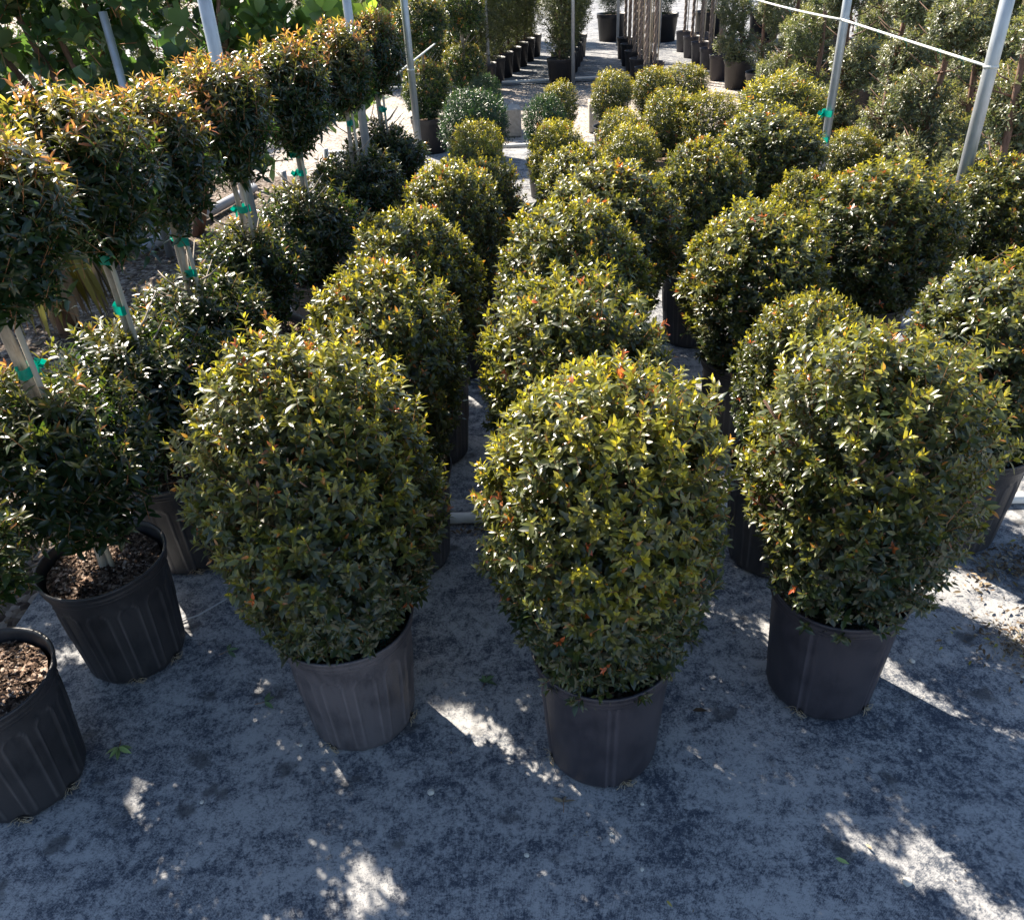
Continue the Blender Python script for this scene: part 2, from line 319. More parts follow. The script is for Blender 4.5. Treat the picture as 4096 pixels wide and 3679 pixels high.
# ---- foliage ---------------------------------------------------------------
def leaves_mesh(name, P, D, UP, Ln, Wd, young, red, mats, curl=0.25, lod=0, extra=None, rg=None, round_=False):
    """P base, D direction, UP approx normal (all Nx3); builds one mesh of folded pointed leaves."""
    n = len(P); rg = rg or rng
    D = D / (np.linalg.norm(D, axis=1)[:, None] + 1e-9)
    A = np.cross(D, UP); A /= np.linalg.norm(A, axis=1)[:, None] + 1e-9
    Nn = np.cross(A, D)
    cu = (curl * (0.4 + 1.2 * rg.random(n)))
    if isinstance(curl, np.ndarray): cu = curl
    if lod == 0:
        if round_: T = [(0, 0, 0), (.30, -.36, .10), (.30, 0, 0), (.30, .36, .10), (.72, -.5, .1), (.72, 0, 0), (.72, .5, .1), (1.0, 0, 0)]
        else: T = [(0, 0, 0), (.28, -.42, .13), (.28, 0, 0), (.28, .42, .13), (.64, -.40, .12), (.64, 0, 0), (.64, .40, .12), (1, 0, 0)]
        tris = [(0, 2, 1), (0, 3, 2), (4, 5, 7), (5, 6, 7)]; quads = [(1, 2, 5, 4), (2, 3, 6, 5)]
    else:
        T = [(0, 0, 0), (.45, -.48, .12), (.45, .48, .12), (1, 0, 0)]
        tris = [(0, 3, 1), (0, 2, 3)]; quads = []
    T = np.array(T); k = len(T)
    V = (P[:, None, :] + D[:, None, :] * (T[None, :, 0:1] * Ln[:, None, None])
         + A[:, None, :] * (T[None, :, 1:2] * Wd[:, None, None])
         + Nn[:, None, :] * (T[None, :, 2:3] * Wd[:, None, None] - (T[None, :, 0:1] ** 2) * (cu * Ln)[:, None, None]))
    V = V.reshape(-1, 3)
    base = (np.arange(n) * k)
    tl = (np.array(tris)[None] + base[:, None, None]).reshape(-1)
    nt_ = n * len(tris)
    if quads: ql = (np.array(quads)[None] + base[:, None, None]).reshape(-1); nq = n * len(quads)
    else: ql = np.zeros(0, int); nq = 0
    colr = np.ones((n, k, 4)); colr[:, :, 0] = young[:, None]; colr[:, :, 1] = red[:, None]; colr[:, :, 2] = rg.random(n)[:, None]
    colr = colr.reshape(-1, 4)
    mi = np.zeros(nt_ + nq, int)
    loops = np.concatenate([tl, ql]); starts = np.concatenate([np.arange(nt_) * 3, nt_ * 3 + np.arange(nq) * 4])
    if extra is not None and extra[0] is not None:        # thin three-sided shoot stems: base, end, radius
        S0, S1, sr = extra; ns = len(S0); d = S1 - S0; d /= np.linalg.norm(d, axis=1)[:, None] + 1e-9
        ref = np.tile([0.3, 0.9, 0.1], (ns, 1)); a = np.cross(d, ref); a /= np.linalg.norm(a, axis=1)[:, None] + 1e-9; b = np.cross(d, a)
        vs = []
        for q in range(3):
            t = 2.094 * q; e = a * math.cos(t) + b * math.sin(t); vs += [S0 + e * sr, S1 + e * sr * 0.6]
        SV = np.stack(vs, 1).reshape(-1, 3); o = len(V); sb = o + np.arange(ns) * 6
        sq = (np.array([(0, 2, 3, 1), (2, 4, 5, 3), (4, 0, 1, 5)])[None] + sb[:, None, None]).reshape(-1)
        st = len(loops) + np.arange(ns * 3) * 4
        V = np.concatenate([V, SV]); loops = np.concatenate([loops, sq]); starts = np.concatenate([starts, st])
        mi = np.concatenate([mi, np.ones(ns * 3, int)]); colr = np.concatenate([colr, np.tile([0, 0, .5, 1], (ns * 6, 1))])
    me = bpy.data.meshes.new(name)
    me.vertices.add(len(V)); me.vertices.foreach_set('co', V.ravel())
    me.loops.add(len(loops)); me.loops.foreach_set('vertex_index', loops.astype(np.int32))
    me.polygons.add(len(starts)); me.polygons.foreach_set('loop_start', starts.astype(np.int32))
    for m in mats: me.materials.append(m)
    me.polygons.foreach_set('material_index', mi.astype(np.int32)); me.polygons.foreach_set('use_smooth', np.ones(len(starts), bool))
    a = me.color_attributes.new('lc', 'FLOAT_COLOR', 'POINT'); a.data.foreach_set('color', colr.ravel())
    me.update(calc_edges=True); me.validate(); return me

def fnoise(p, seed, f):
    r = np.random.default_rng(seed); out = np.zeros(len(p))
    for k in range(6):
        d = r.normal(size=3); d *= f * (0.6 + 0.9 * r.random()) / np.linalg.norm(d); out += np.sin(p @ d + r.random() * 6.28)
    return out / 3.4
def crown(name, seed, r, hh, cz, nsh, nl, leaf, mat, q=2.5, taper=0.72, depth=0.45, bump=0.09, stem=0.08, young=0.5, top_bias=0.6,
          red=0.012, up=0.55, lod=0, curl=0.25, aspect=0.36, spray=0.05, rag=1.0, round_=False, patch_red=None, lean=(0, 0), lumps=5.0, ybase=0.30, redcut=False):
    rg = np.random.default_rng(seed)
    u = rg.normal(size=(nsh, 3)); u /= np.linalg.norm(u, axis=1)[:, None]
    rho = np.hypot(u[:, 0], u[:, 1]); s = (rho ** q + np.abs(u[:, 2]) ** q) ** (-1 / q)
    sp = u * s[:, None]
    n = np.stack([u[:, 0] / r, u[:, 1] / r, u[:, 2] / hh], 1); n /= np.linalg.norm(n, axis=1)[:, None]
    k = 1 - np.abs(rg.normal(size=nsh)) * depth * 0.4; k = np.clip(k, 0.25, 1.0)
    nz = fnoise(u, seed + 1, lumps); k2 = k * (1 + bump * nz) * (1 + rg.random(nsh) * spray)
    tp = np.where(sp[:, 2] < 0, taper + (1 - taper) * (1 + np.clip(sp[:, 2], -1, 0)) ** 0.8, 1.0)
    P = np.stack([sp[:, 0] * r * tp * k2 + lean[0] * (sp[:, 2] + 1), sp[:, 1] * r * tp * k2 + lean[1] * (sp[:, 2] + 1), cz + sp[:, 2] * hh * k2], 1)
    sd_ = n * 0.75 + np.array([0, 0, up]) + rg.normal(size=(nsh, 3)) * 0.30 * rag
    sd_ /= np.linalg.norm(sd_, axis=1)[:, None]
    SL = stem * (0.6 + 0.8 * rg.random(nsh))
    S0 = P - sd_ * SL[:, None]
    # per-shoot growth state
    zz = (P[:, 2] - cz) / hh
    yb = young * (0.35 + 0.65 * rg.random(nsh)) * np.clip(ybase + top_bias * (zz + 0.25 + 0.35 * fnoise(u, seed + 7, 4.0)), 0.05, 1.25) * np.clip((k - 0.55) * 2.5, 0.1, 1)
    rs = (rg.random(nsh) < red).astype(float)
    if redcut: rs = rs * (yb > 0.30)
    if patch_red is not None:
        for (a, b, c_, rad) in patch_red:
            d = np.linalg.norm(u - np.array([a, b, c_]) / np.linalg.norm([a, b, c_]), axis=1); rs = np.maximum(rs, (d < rad) * 1.0)
    j = np.arange(nl); t = (j // 2 * 2 + 0.7) / nl
    a0 = rg.random(nsh) * 6.28
    ref = np.tile([0.31, 0.2, 0.93], (nsh, 1)); E1 = np.cross(sd_, ref); E1 /= np.linalg.norm(E1, axis=1)[:, None] + 1e-9; E2 = np.cross(sd_, E1)
    Ps, Ds, Us, Ls, Ws, Ys, Rs = [], [], [], [], [], [], []
    for i in range(nl):
        ang = a0 + (i // 2) * 1.57 + (i % 2) * 3.14 + rg.normal(size=nsh) * 0.35
        rad_ = E1 * np.cos(ang)[:, None] + E2 * np.sin(ang)[:, None]
        th = np.radians(78 - 55 * t[i] + rg.normal(size=nsh) * 14)
        D = sd_ * np.cos(th)[:, None] + rad_ * np.sin(th)[:, None]
        Upv = sd_ * np.sin(th)[:, None] - rad_ * np.cos(th)[:, None] + rg.normal(size=(nsh, 3)) * 0.25
        Ps.append(S0 + sd_ * (SL * t[i])[:, None]); Ds.append(D); Us.append(Upv)
        g = (1.0 - 0.55 * t[i] ** 2) * (0.75 + 0.5 * rg.random(nsh)); Ls.append(leaf * g); Ws.append(leaf * aspect * g * (1.0 - 0.25 * t[i]))
        Ys.append(np.clip(yb * (0.10 + 1.25 * t[i] ** 1.4) + (t[i] ** 3) * 0.12, 0, 1))
        Rs.append(np.clip((t[i] > 0.6) * rs * (0.5 + 0.5 * rg.random(nsh)) + (t[i] > 0.85) * (rg.random(nsh) < 0.10) * 0.5 * (yb > 0.15), 0, 1))
    cat = lambda x: np.concatenate(x)
    return leaves_mesh(name, cat(Ps), cat(Ds), cat(Us), cat(Ls), cat(Ws), cat(Ys), cat(Rs), [mat, TWIG], curl=curl, lod=lod,
                       extra=(S0 - sd_ * 0.03, P, leaf * 0.028) if lod == 0 else None, rg=rg, round_=round_)
BRN = {}
def put_trunk(me, root, rz=0.0, scale=None):
    p = obj('trunk', me, root, (0, 0, 0), rz, scale); b = obj('branches', BRN[me.name], p); return p
def woody(name, seed, r, z0, z1, nb=26, tr=0.018, mat=BARK, stems=1, wig=0.02, start=0.15):
    rg = np.random.default_rng(seed); mb = MB(); mr = MB()
    for s in range(stems):
        off = np.array([rg.normal() * 0.02 * (stems > 1), rg.normal() * 0.02 * (stems > 1), 0])
        n = 9; ts = np.linspace(0, 1, n); ph = rg.random(4) * 6
        ax = np.stack([np.sin(ts * 5 + ph[0]) * wig + ts * rg.normal() * 0.05, np.sin(ts * 4 + ph[1]) * wig + ts * rg.normal() * 0.05, z0 + (z1 - z0) * ts], 1) + off
        ax[0, :2] = off[:2]
        mb.tube(ax, tr * (1.25 - 0.75 * ts), 9)
        for b in range(nb // stems):
            t0 = start + (0.95 - start) * rg.random(); i = t0 * (n - 1); a = ax[int(i)] + (ax[min(int(i) + 1, n - 1)] - ax[int(i)]) * (i % 1)
            th = rg.random() * 6.28; ln = r * (0.65 + 0.25 * rg.random()) * (1.05 - 0.3 * t0)
            e = a + np.array([math.cos(th) * ln, math.sin(th) * ln, ln * (0.25 + 0.8 * rg.random())])
            e[2] = min(e[2], z1 + 0.12)
            mid = (a + e) / 2 + np.array([rg.normal() * 0.02, rg.normal() * 0.02, -0.02 - 0.03 * rg.random()])
            mr.tube([a, mid, e], [tr * 0.42, tr * 0.3, tr * 0.14], 5)
    me = mb.mesh(name, [mat]); BRN[me.name] = mr.mesh('branches', [mat]); return me

# ---- pots ------------------------------------------------------------------
PH, RT, RB = 0.54, 0.246, 0.202
KZ = 0.12
def pot_mesh(name, style, mat):
    nth, nz = 216, 40
    V = []; F = []; RC = []
    zs = np.linspace(0, 0.355 + KZ, nz)
    for z in zs:
        for k in range(nth):
            th = 2 * math.pi * k / nth
            r = RB + (RT - 0.012 - RB) * (z / (0.355 + KZ))
            if z < 0.02: r -= 0.010 * (1 - z / 0.02) ** 2
            if style == 'arch':
                npan = 12; x = ((th / (2 * math.pi) * npan) % 1 - 0.5) * (2 * math.pi * r / npan)
                hw = 0.038; zc = 0.385
                d = abs(abs(x) - hw) if z < zc else abs(math.hypot(x, z - zc) - hw)
                rg_ = math.exp(-(d / 0.0034) ** 2) if (z < zc + hw + .01 and z > 0.03) else 0; r += 0.0065 * rg_ - (0.003 if (abs(x) < hw and (z < zc or math.hypot(x, z - zc) < hw)) else 0)
            else:
                npan = 5; x = ((th / (2 * math.pi) * npan + 0.32) % 1 - 0.5) * (2 * math.pi * r / npan)
                d = abs(abs(x) - 0.013); rg_ = math.exp(-(d / 0.004) ** 2); r += 0.003 * rg_ - (0.0045 if abs(x) < 0.013 else 0)
            r *= 1 + 0.006 * math.sin(2 * th + 1) + 0.003 * math.sin(5 * th)
            V.append((r * math.cos(th), r * math.sin(th), z)); RC.append((rg_, 0, 0, 1))
    n0 = nz
    body = MB(); bf = [(i * nth + k, i * nth + (k + 1) % nth, (i + 1) * nth + (k + 1) % nth, (i + 1) * nth + k) for i in range(nz - 1) for k in range(nth)] + [tuple(range(nth - 1, -1, -1))]
    body.add(V, bf); body.c = [np.array(RC)]; V = []
    # rim: grooved band, rolled lip, inner wall
    prof = [(RT - 0.012, 0.353), (RT - 0.010, 0.357), (RT - 0.002, 0.360), (RT + 0.001, 0.366), (RT - 0.002, 0.371), (RT + 0.000, 0.376), (RT + 0.003, 0.381), (RT - 0.0005, 0.387), (RT + 0.001, 0.396),
            (RT + 0.006, 0.404), (RT + 0.010, 0.411), (RT + 0.010, 0.417), (RT + 0.006, 0.420), (RT + 0.001, 0.419), (RT - 0.003, 0.414), (RT - 0.006, 0.400), (RT - 0.012, 0.36), (RT - 0.020, 0.31)]
    for (r0, z) in prof:
        for k in range(nth):
            th = 2 * math.pi * k / nth; r = r0 * (1 + 0.006 * math.sin(2 * th + 1) + 0.003 * math.sin(5 * th))
            V.append((r * math.cos(th), r * math.sin(th), z + KZ + 0.002 * math.sin(3 * th)))
    tot = len(prof)
    for i in range(tot - 1):
        for k in range(nth):
            F.append((i * nth + k, i * nth + (k + 1) % nth, (i + 1) * nth + (k + 1) % nth, (i + 1) * nth + k))
    mb = MB(); mb.add(V, F); me = body.mesh(name, [mat], lc=True); RIMS[me.name] = mb.mesh('rim', [mat]); return me
RIMS = {}
def put_pot(me, root, rz=0.0, scale=None):
    p = obj('pot', me, root, (0, 0, 0), rz, scale)
    if me.name in RIMS: obj('rim', RIMS[me.name], p)
    return p
def low_pot(name, mat, r=0.26, h=0.46):
    prof = [(r * .82, 0), (r * .95, h * .84), (r * 1.0, h * .85), (r * 1.0, h * .97), (r * 1.03, h), (r * .99, h), (r * .93, h * .9), (r * .9, h * .75)]
    n = 28; V = [(a * math.cos(6.2832 * k / n), a * math.sin(6.2832 * k / n), z) for a, z in prof for k in range(n)]
    F = [(i * n + k, i * n + (k + 1) % n, (i + 1) * n + (k + 1) % n, (i + 1) * n + k) for i in range(len(prof) - 1) for k in range(n)] + [tuple(range(n - 1, -1, -1))]
    mb = MB(); mb.add(V, F); return mb.mesh(name, [mat])
def soil_mesh(name, r, z, seed=0, chips=500, mound=0.015, granules=None):
    rg = np.random.default_rng(seed); mb = MB(); nr, nth = 14, 48
    V = [(0, 0, z + mound)]
    for i in range(1, nr + 1):
        for k in range(nth):
            rr = r * i / nr; th = 6.2832 * k / nth
            V.append((rr * math.cos(th), rr * math.sin(th), z + mound * math.cos(i / nr * 1.5) + rg.normal() * 0.003))
    F = [(0, 1 + k, 1 + (k + 1) % nth) for k in range(nth)]
    for i in range(nr - 1):
        for k in range(nth):
            a = 1 + i * nth; b = a + nth; F.append((a + k, b + k, b + (k + 1) % nth, a + (k + 1) % nth))
    mb.add(V, F)
    for _ in range(chips):
        rr = r * 0.97 * math.sqrt(rg.random()); th = rg.random() * 6.28; c = np.array([rr * math.cos(th), rr * math.sin(th), z + mound * math.cos(rr / r * 1.5) + 0.003])
        a = rg.normal(size=3); a[2] *= 0.4; a /= np.linalg.norm(a); b = np.cross(a, rg.normal(size=3)); b /= np.linalg.norm(b)
        L = 0.004 + 0.010 * rg.random(); W = 0.002 + 0.004 * rg.random(); cn = np.cross(a, b) * W * 0.6
        mb.add([c - a * L - b * W, c + a * L - b * W, c + a * L + b * W, c - a * L + b * W, c + cn], [(0, 1, 4), (1, 2, 4), (2, 3, 4), (3, 0, 4)])
    return mb.mesh(name, [SOIL], smooth=False)
POT_ARCH = pot_mesh('pot', 'arch', POT); POT_ARCH_DUST = pot_mesh('pot', 'arch', POT_DUST)
POT_RIB = pot_mesh('pot', 'rib', POT_GREY)
POT_LOW = low_pot('pot', POT); POT_LOW_GREY = low_pot('pot', POT_GREY)
SOIL_A = soil_mesh('soil', 0.222, 0.492, 1, 900); SOIL_B = soil_mesh('soil', 0.217, 0.462, 2, 600)
SOIL_LOW = soil_mesh('soil', 0.237, 0.40, 3, 0)
def hole_mesh():
    mb = MB(); rg = np.random.default_rng(4)
    n = 12; V = [(0, 0.004, 0)] + [(0.020 * math.cos(6.28 * k / n), 0.0, 0.016 * math.sin(6.28 * k / n)) for k in range(n)]  # shallow disc, its dark colour stands for the shaded opening
    mb.add(V, [(0, 1 + k, 1 + (k + 1) % n) for k in range(n)], 0)
    for _ in range(10):
        p = [np.array([rg.normal() * 0.008, 0.0, rg.normal() * 0.006])]
        for _k in range(4): p.append(p[-1] + np.array([rg.normal() * 0.009, -0.006 * rg.random(), -0.005 * rg.random()]))
        mb.tube(p, 0.0011, 4, 1)
    return mb.mesh('drain_hole', [HOLE_SHADE, ROOT])
HOLE_ME = hole_mesh()
def add_holes(root, angs):
    for a in angs:
        th = R(a); r = RB + 0.0035
        obj('drain_hole', HOLE_ME, root, (r * math.cos(th), r * math.sin(th), 0.022), th + math.pi / 2)

# ------------------------------------------------------------------ setting
def grid(name, x0, x1, y0, y1, nx, ny, z, amp, mat, seed=0):
    xs = np.linspace(x0, x1, nx); ys = np.linspace(y0, y1, ny); X, Y = np.meshgrid(xs, ys)
    pts = np.stack([X.ravel(), Y.ravel(), np.zeros(X.size)], 1)
    zz = z + amp * (0.5 + 0.5 * np.clip(fnoise(pts, seed, 3.0) + 0.5 * fnoise(pts, seed + 3, 9.0), -1, 1))
    pts[:, 2] = zz
    F = [(j * nx + i, j * nx + i + 1, (j + 1) * nx + i + 1, (j + 1) * nx + i) for j in range(ny - 1) for i in range(nx - 1)]
    mb = MB(); mb.add(pts, F); return mb.mesh(name, [mat])
struct('ground', grid('ground', -250, 250, -60, 320, 6, 6, -0.012, 0, GRAVEL))
struct('mulch_bed', grid('mulch_bed', -12, -2.32, -1.5, 11.2, 120, 120, -0.006, 0.0, MULCH, 3))
struct('ground_cloth', grid('ground_cloth', -2.36, 12.0, -1.5, 12.45, 260, 260, 0.0, 0.007, CLOTH, 5))
struct('ground_cloth_rear', grid('ground_cloth_rear', -14, 26, 17.5, 40, 100, 60, 0.0, 0.008, CLOTH, 9))

# ------------------------------------------------------------------ clipped shrubs (myrtle-like)
H0, RAD0 = 0.62, 0.42            # master crown: half height and radius, centre at 0
CR = {}
for i, sd in enumerate((101, 102, 103, 104)):
    CR['mid%d' % i] = crown('crown', sd, RAD0 * 0.97, 0.55, 0, 1800, 12, 0.044, LEAF_SHRUB, aspect=0.52, young=1.2, ybase=0.12, red=0.02, bump=0.08,
                            patch_red=[(0.1, 0.1, 1, 0.10)] if i in (0, 2) else None)
for i, sd in enumerate((201, 202, 203)):
    CR['far%d' % i] = crown('crown', sd, 0.31, 0.345, 0, 1100, 10, 0.040, LEAF_SHRUB, young=1.25, red=0.015, lod=1, q=2.2, bump=0.06, taper=0.85)
CR['dark0'] = crown('crown', 251, 0.40, 0.36, 0, 1200, 10, 0.042, LEAF_DARK, young=0.6, lod=1, q=2.3, taper=0.85, bump=0.05)
WD = woody('trunk', 7, 0.40, 0.36, 1.25, 30); WD2 = woody('trunk', 8, 0.38, 0.36, 1.2, 26, 0.016, stems=2)

ROWN = {'B': 'the row left of the narrow aisle', 'C': 'the middle row', 'R': 'the row right of the middle', 'S': 'the rightmost shrub row'}
def shrub(X, Y, h, r, key, label, pot=None, soil=None, z_low=0.42, rz=0.0, cat='shrub', low=False, lean=0.0):
    t = thing('potted_shrub', label, cat, (X, Y, 0.006), 0, 'clipped shrubs in black nursery pots')
    put_pot(pot or (POT_LOW if low else POT_ARCH), t, rz, None if not low else (0.88, 0.88, 0.88))
    obj('soil', soil or (SOIL_LOW if low else SOIL_B), t, (0, 0, 0), 0, None if not low else (0.88, 0.88, 0.88))
    hb = {'m': (0.42, 0.56), 'f': (0.32, 0.36), 'd': (0.40, 0.36)}[key[0]]
    hh = (h - z_low) / 2
    obj('crown', CR[key], t, (lean, 0, z_low + hh), rz * 1.7, (r / hb[0] * 1.0, r / hb[0] * 1.0, hh / hb[1]))
    if not low:
        put_trunk(WD if (int(Y * 10) % 2) else WD2, t, rz, (r / 0.42, r / 0.42, h / 1.62))
    return t

# front three, each with a crown of its own
def hero(name_seed, X, Y, h, r, label, pot, soil, rzp, cargs, holes, trunk_args, z_low=0.45):
    t = thing('potted_shrub', label, 'shrub', (X, Y, 0.006), 0, 'clipped shrubs in black nursery pots')
    put_pot(pot, t, rzp); obj('soil', soil, t)
    hh = (h - z_low) / 2
    obj('crown', crown('crown', name_seed, r, hh, z_low + hh, **cargs), t)
    put_trunk(woody('trunk', name_seed + 1, r * 0.95, 0.45, h * 0.80, **trunk_args), t)
    add_holes(t, holes)
    return t
t = hero(301, -0.65, 2.25, 1.58, 0.41, 'leafy clipped shrub in a dusty grey arch-panelled pot, leftmost of three big front shrubs', POT_ARCH_DUST, SOIL_B, 0.1,
     dict(nsh=2700, nl=12, leaf=0.040, aspect=0.52, rag=0.8, mat=LEAF_SHRUB, q=2.7, taper=0.72, young=1.0, ybase=0.1, red=0.012, bump=0.10, spray=0.08, top_bias=0.75, patch_red=[(-0.25, 0.0, 1, 0.12), (0.15, 0.1, 1, 0.07)]),
     [-118, -15, 170], dict(nb=34, tr=0.016, stems=3, start=0.05))
mb = MB(); rg = np.random.default_rng(9)
for _ in range(260):
    a = R(-20 + rg.normal() * 28); rr = 0.15 + 0.05 * rg.random()
    c = np.array([rr * math.cos(a) * 0.95, rr * math.sin(a) * 0.95 , 0.470 + 0.006 * rg.random()]); s_ = 0.0032
    mb.add([c + (s_, 0, 0), c + (-s_, 0, 0), c + (0, s_, 0), c + (0, -s_, 0), c + (0, 0, s_), c - (0, 0, s_)], [(0, 2, 4), (2, 1, 4), (1, 3, 4), (3, 0, 4), (2, 0, 5), (1, 2, 5), (3, 1, 5), (0, 3, 5)])
obj('fertiliser_granules', mb.mesh('fertiliser_granules', [GRANULE]), t, rz=-0.5)['kind'] = 'stuff'
hero(311, 0.285, 2.04, 1.56, 0.375, 'tall shrub with red shoots at its top in a smooth grey pot, centre front', POT_RIB, SOIL_B, 0.75,
     dict(nsh=2900, nl=12, leaf=0.040, aspect=0.52, rag=0.8, mat=LEAF_SHRUB, q=2.9, taper=0.80, young=1.15, ybase=0.12, red=0.012, bump=0.09, spray=0.09, top_bias=0.75, patch_red=[(-0.08, 0.1, 1, 0.08), (0.10, 0.1, 1, 0.05), (-1, -0.2, 0.35, 0.1)]),
     [-70, 200], dict(nb=34, tr=0.017, stems=1, wig=0.03, start=0.05), z_low=0.46)
hero(321, 1.20, 2.28, 1.54, 0.39, 'broad open shrub with a bent brown trunk showing, in a smooth pot at front right', POT_RIB, SOIL_B, 0.05,
     dict(nsh=2200, nl=12, leaf=0.040, aspect=0.52, rag=0.8, mat=LEAF_SHRUB, q=2.6, taper=0.72, young=1.15, ybase=0.12, red=0.012, bump=0.12, spray=0.09, top_bias=0.75, depth=0.6),
     [-130, -50], dict(nb=40, tr=0.028, stems=1, wig=0.06, start=0.1, mat=BARK))

SHR = [  # X, Y, h, r, crown, label, low-detail pot
 (-0.54, 3.22, 1.53, 0.38, 'mid0', 'shrub with a rusty red tuft on top, right behind the dusty-potted shrub', 0),
 (-0.46, 4.20, 1.48, 0.37, 'mid1', 'dark-sided shrub with its pot showing, third back in the row left of the aisle', 0),
 (-0.32, 5.30, 1.45, 0.36, 'mid3', 'large round-topped shrub, fourth back in the row left of the aisle', 0),
 (-0.08, 6.30, 1.22, 0.28, 'mid2', 'narrow shrub edging the dark aisle, fifth back in the row left of it', 0),
 (-0.16, 7.40, 1.18, 0.28, 'far0', 'small round shrub behind the narrow one, sixth back in the row left of the aisle', 1),
 (-0.19, 8.40, 1.12, 0.29, 'far1', 'small yellow-topped round shrub just in front of the wide dark shrub', 1),
 (-0.23, 9.60, 1.20, 0.41, 'dark0', 'wide dark grey-green round shrub beside the concrete block', 1),
 (-0.10, 11.60, 1.05, 0.24, 'dark0', 'small dark shrub peeping out behind the wide dark one', 1),
 (0.26, 3.0, 1.55, 0.40, 'mid2', 'shrub pressed close behind the centre front shrub', 0),
 (0.36, 4.00, 1.53, 0.41, 'mid1', 'shrub with a few dark red shoots on top, third back in the middle row', 0),
 (0.68, 5.00, 1.46, 0.45, 'mid0', 'broad bright shrub, fourth back in the middle row', 0),
 (0.58, 6.10, 1.32, 0.33, 'mid3', 'bright shrub half hidden, fifth back in the middle row', 0),
 (0.55, 7.80, 1.20, 0.29, 'far2', 'round orange-tinted shrub right of the aisle, sixth back in the middle row', 1),
 (0.57, 9.60, 1.10, 0.26, 'dark0', 'low green round shrub in front of the farthest one of the middle row', 1),
 (0.79, 10.60, 1.10, 0.25, 'far0', 'farthest round shrub of the middle row, on the aisle by the concrete blocks', 1),
 (1.24, 3.10, 1.36, 0.28, 'mid3', 'small upright shrub directly behind the front right shrub', 0),
 (1.36, 4.20, 1.40, 0.42, 'mid1', 'tall dark-sided shrub with pale leaf tips, third back right of the middle row', 0),
 (1.38, 5.60, 1.42, 0.34, 'mid0', 'round shrub with a deep shaded front, fourth back right of the middle row', 0),
 (1.22, 7.70, 1.15, 0.30, 'far1', 'small round shrub with a dark shaded front, fifth back right of the middle row', 1),
 (1.27, 8.70, 1.10, 0.28, 'far2', 'small shrub with orange tips behind the dark-fronted small one', 1),
 (1.90, 9.40, 1.15, 0.32, 'far0', 'yellow-green round shrub, left one of the pair in front of the far trio', 1),
 (1.50, 11.20, 1.10, 0.29, 'far1', 'leftmost of the three far round shrubs by the gravel track', 1),
 (2.03, 11.30, 1.10, 0.29, 'far2', 'middle one of the three far round shrubs by the gravel track', 1),
 (2.51, 11.60, 1.07, 0.36, 'far0', 'rightmost and widest of the three far round shrubs by the gravel track', 1),
 (2.23, 9.10, 1.15, 0.36, 'far1', 'yellow-green round shrub, right one of the pair in front of the far trio', 1),
 (2.16, 3.20, 1.42, 0.42, 'mid2', 'shrub with yellow and red tips cut by the right edge of the picture', 0),
 (2.32, 4.90, 1.41, 0.47, 'mid3', 'very wide shrub with light and dark halves, right of the middle', 0),
 (2.08, 5.55, 1.20, 0.28, 'mid1', 'small yellow-tipped shrub peeping out left behind the very wide shrub', 0),
 (2.20, 6.80, 1.38, 0.47, 'mid2', 'big dome shrub below the galvanised post with green tape', 0),
 (2.88, 8.80, 1.33, 0.50, 'far2', 'big dome shrub behind the other dome, left of the taped post', 1),
 (3.32, 7.90, 0.96, 0.28, 'far1', 'low pale shrub at the foot of the taped post', 1),
 (3.25, 5.20, 1.31, 0.36, 'mid0', 'silvery-leaved shrub at the foot of the thick right-hand post', 0),
 (2.90, 3.95, 1.30, 0.30, 'mid1', 'shrub half cut by the right edge, behind the red-tipped one', 0),
]
for i, (X, Y, h, r, k, lab, low) in enumerate(SHR):
    shrub(X, Y, h, r, k, lab, rz=i * 1.37, low=bool(low))

# ------------------------------------------------------------------ two-ball topiaries on the left
TL = [crown('lower_crown', 401 + i, 0.35, 0.35, 0, 680, 12, 0.064, LEAF_TOPI, q=2.3, taper=0.8, young=0.6, red=0.12, redcut=True, ybase=0.0, top_bias=0.6, bump=0.10, spray=0.20, stem=0.10,
            aspect=0.40, curl=0.30, up=0.6, depth=0.7) for i in range(3)]
TU = [crown('upper_crown', 411 + i, 0.29, 0.33, 0, 640, 12, 0.060, LEAF_TOPI, q=2.3, taper=0.8, young=1.4, red=0.55, top_bias=1.05, ybase=-0.22, redcut=True, bump=0.09, spray=0.20, stem=0.10,
            aspect=0.38, curl=0.42, up=0.7, depth=0.7) for i in range(3)]
def topi_trunk(seed, top=1.95):
    rg = np.random.default_rng(seed); mb = MB(); n = 16
    for s in range(2):
        ts = np.linspace(0, 1, n); zz = 0.36 + (top - 0.36) * ts
        ph = rg.random() * 6
        pts = np.stack([0.017 * np.cos(ts * 5 + ph + s * 3.14) * (1 - 0.3 * ts), 0.017 * np.sin(ts * 5 + ph + s * 3.14) * (1 - 0.3 * ts), zz], 1) + rg.normal(size=(n, 3)) * 0.002
        mb.tube(pts, 0.0185 - 0.006 * ts, 9)
    for _ in range(34):
        z = (0.62 + 0.55 * rg.random()) if rg.random() < 0.5 else (1.6 + 0.35 * rg.random()); th = rg.random() * 6.28; ln = 0.26 * (0.6 + 0.4 * rg.random())
        mb.tube([(0, 0, z), (ln * .5 * math.cos(th), ln * .5 * math.sin(th), z + 0.06), (ln * math.cos(th), ln * math.sin(th), z + 0.16)], [0.007, 0.005, 0.002], 5)
    return mb.mesh('trunk', [BARK_PALE])
TRK = [topi_trunk(421), topi_trunk(422)]
def stake_mesh():
    mb = MB(); mb.tube([(0, 0, 0.3), (0.003, 0.002, 1.0), (0, 0.004, 1.85)], 0.0105, 8); return mb.mesh('stake', [BAMBOO])
STAKE = stake_mesh()
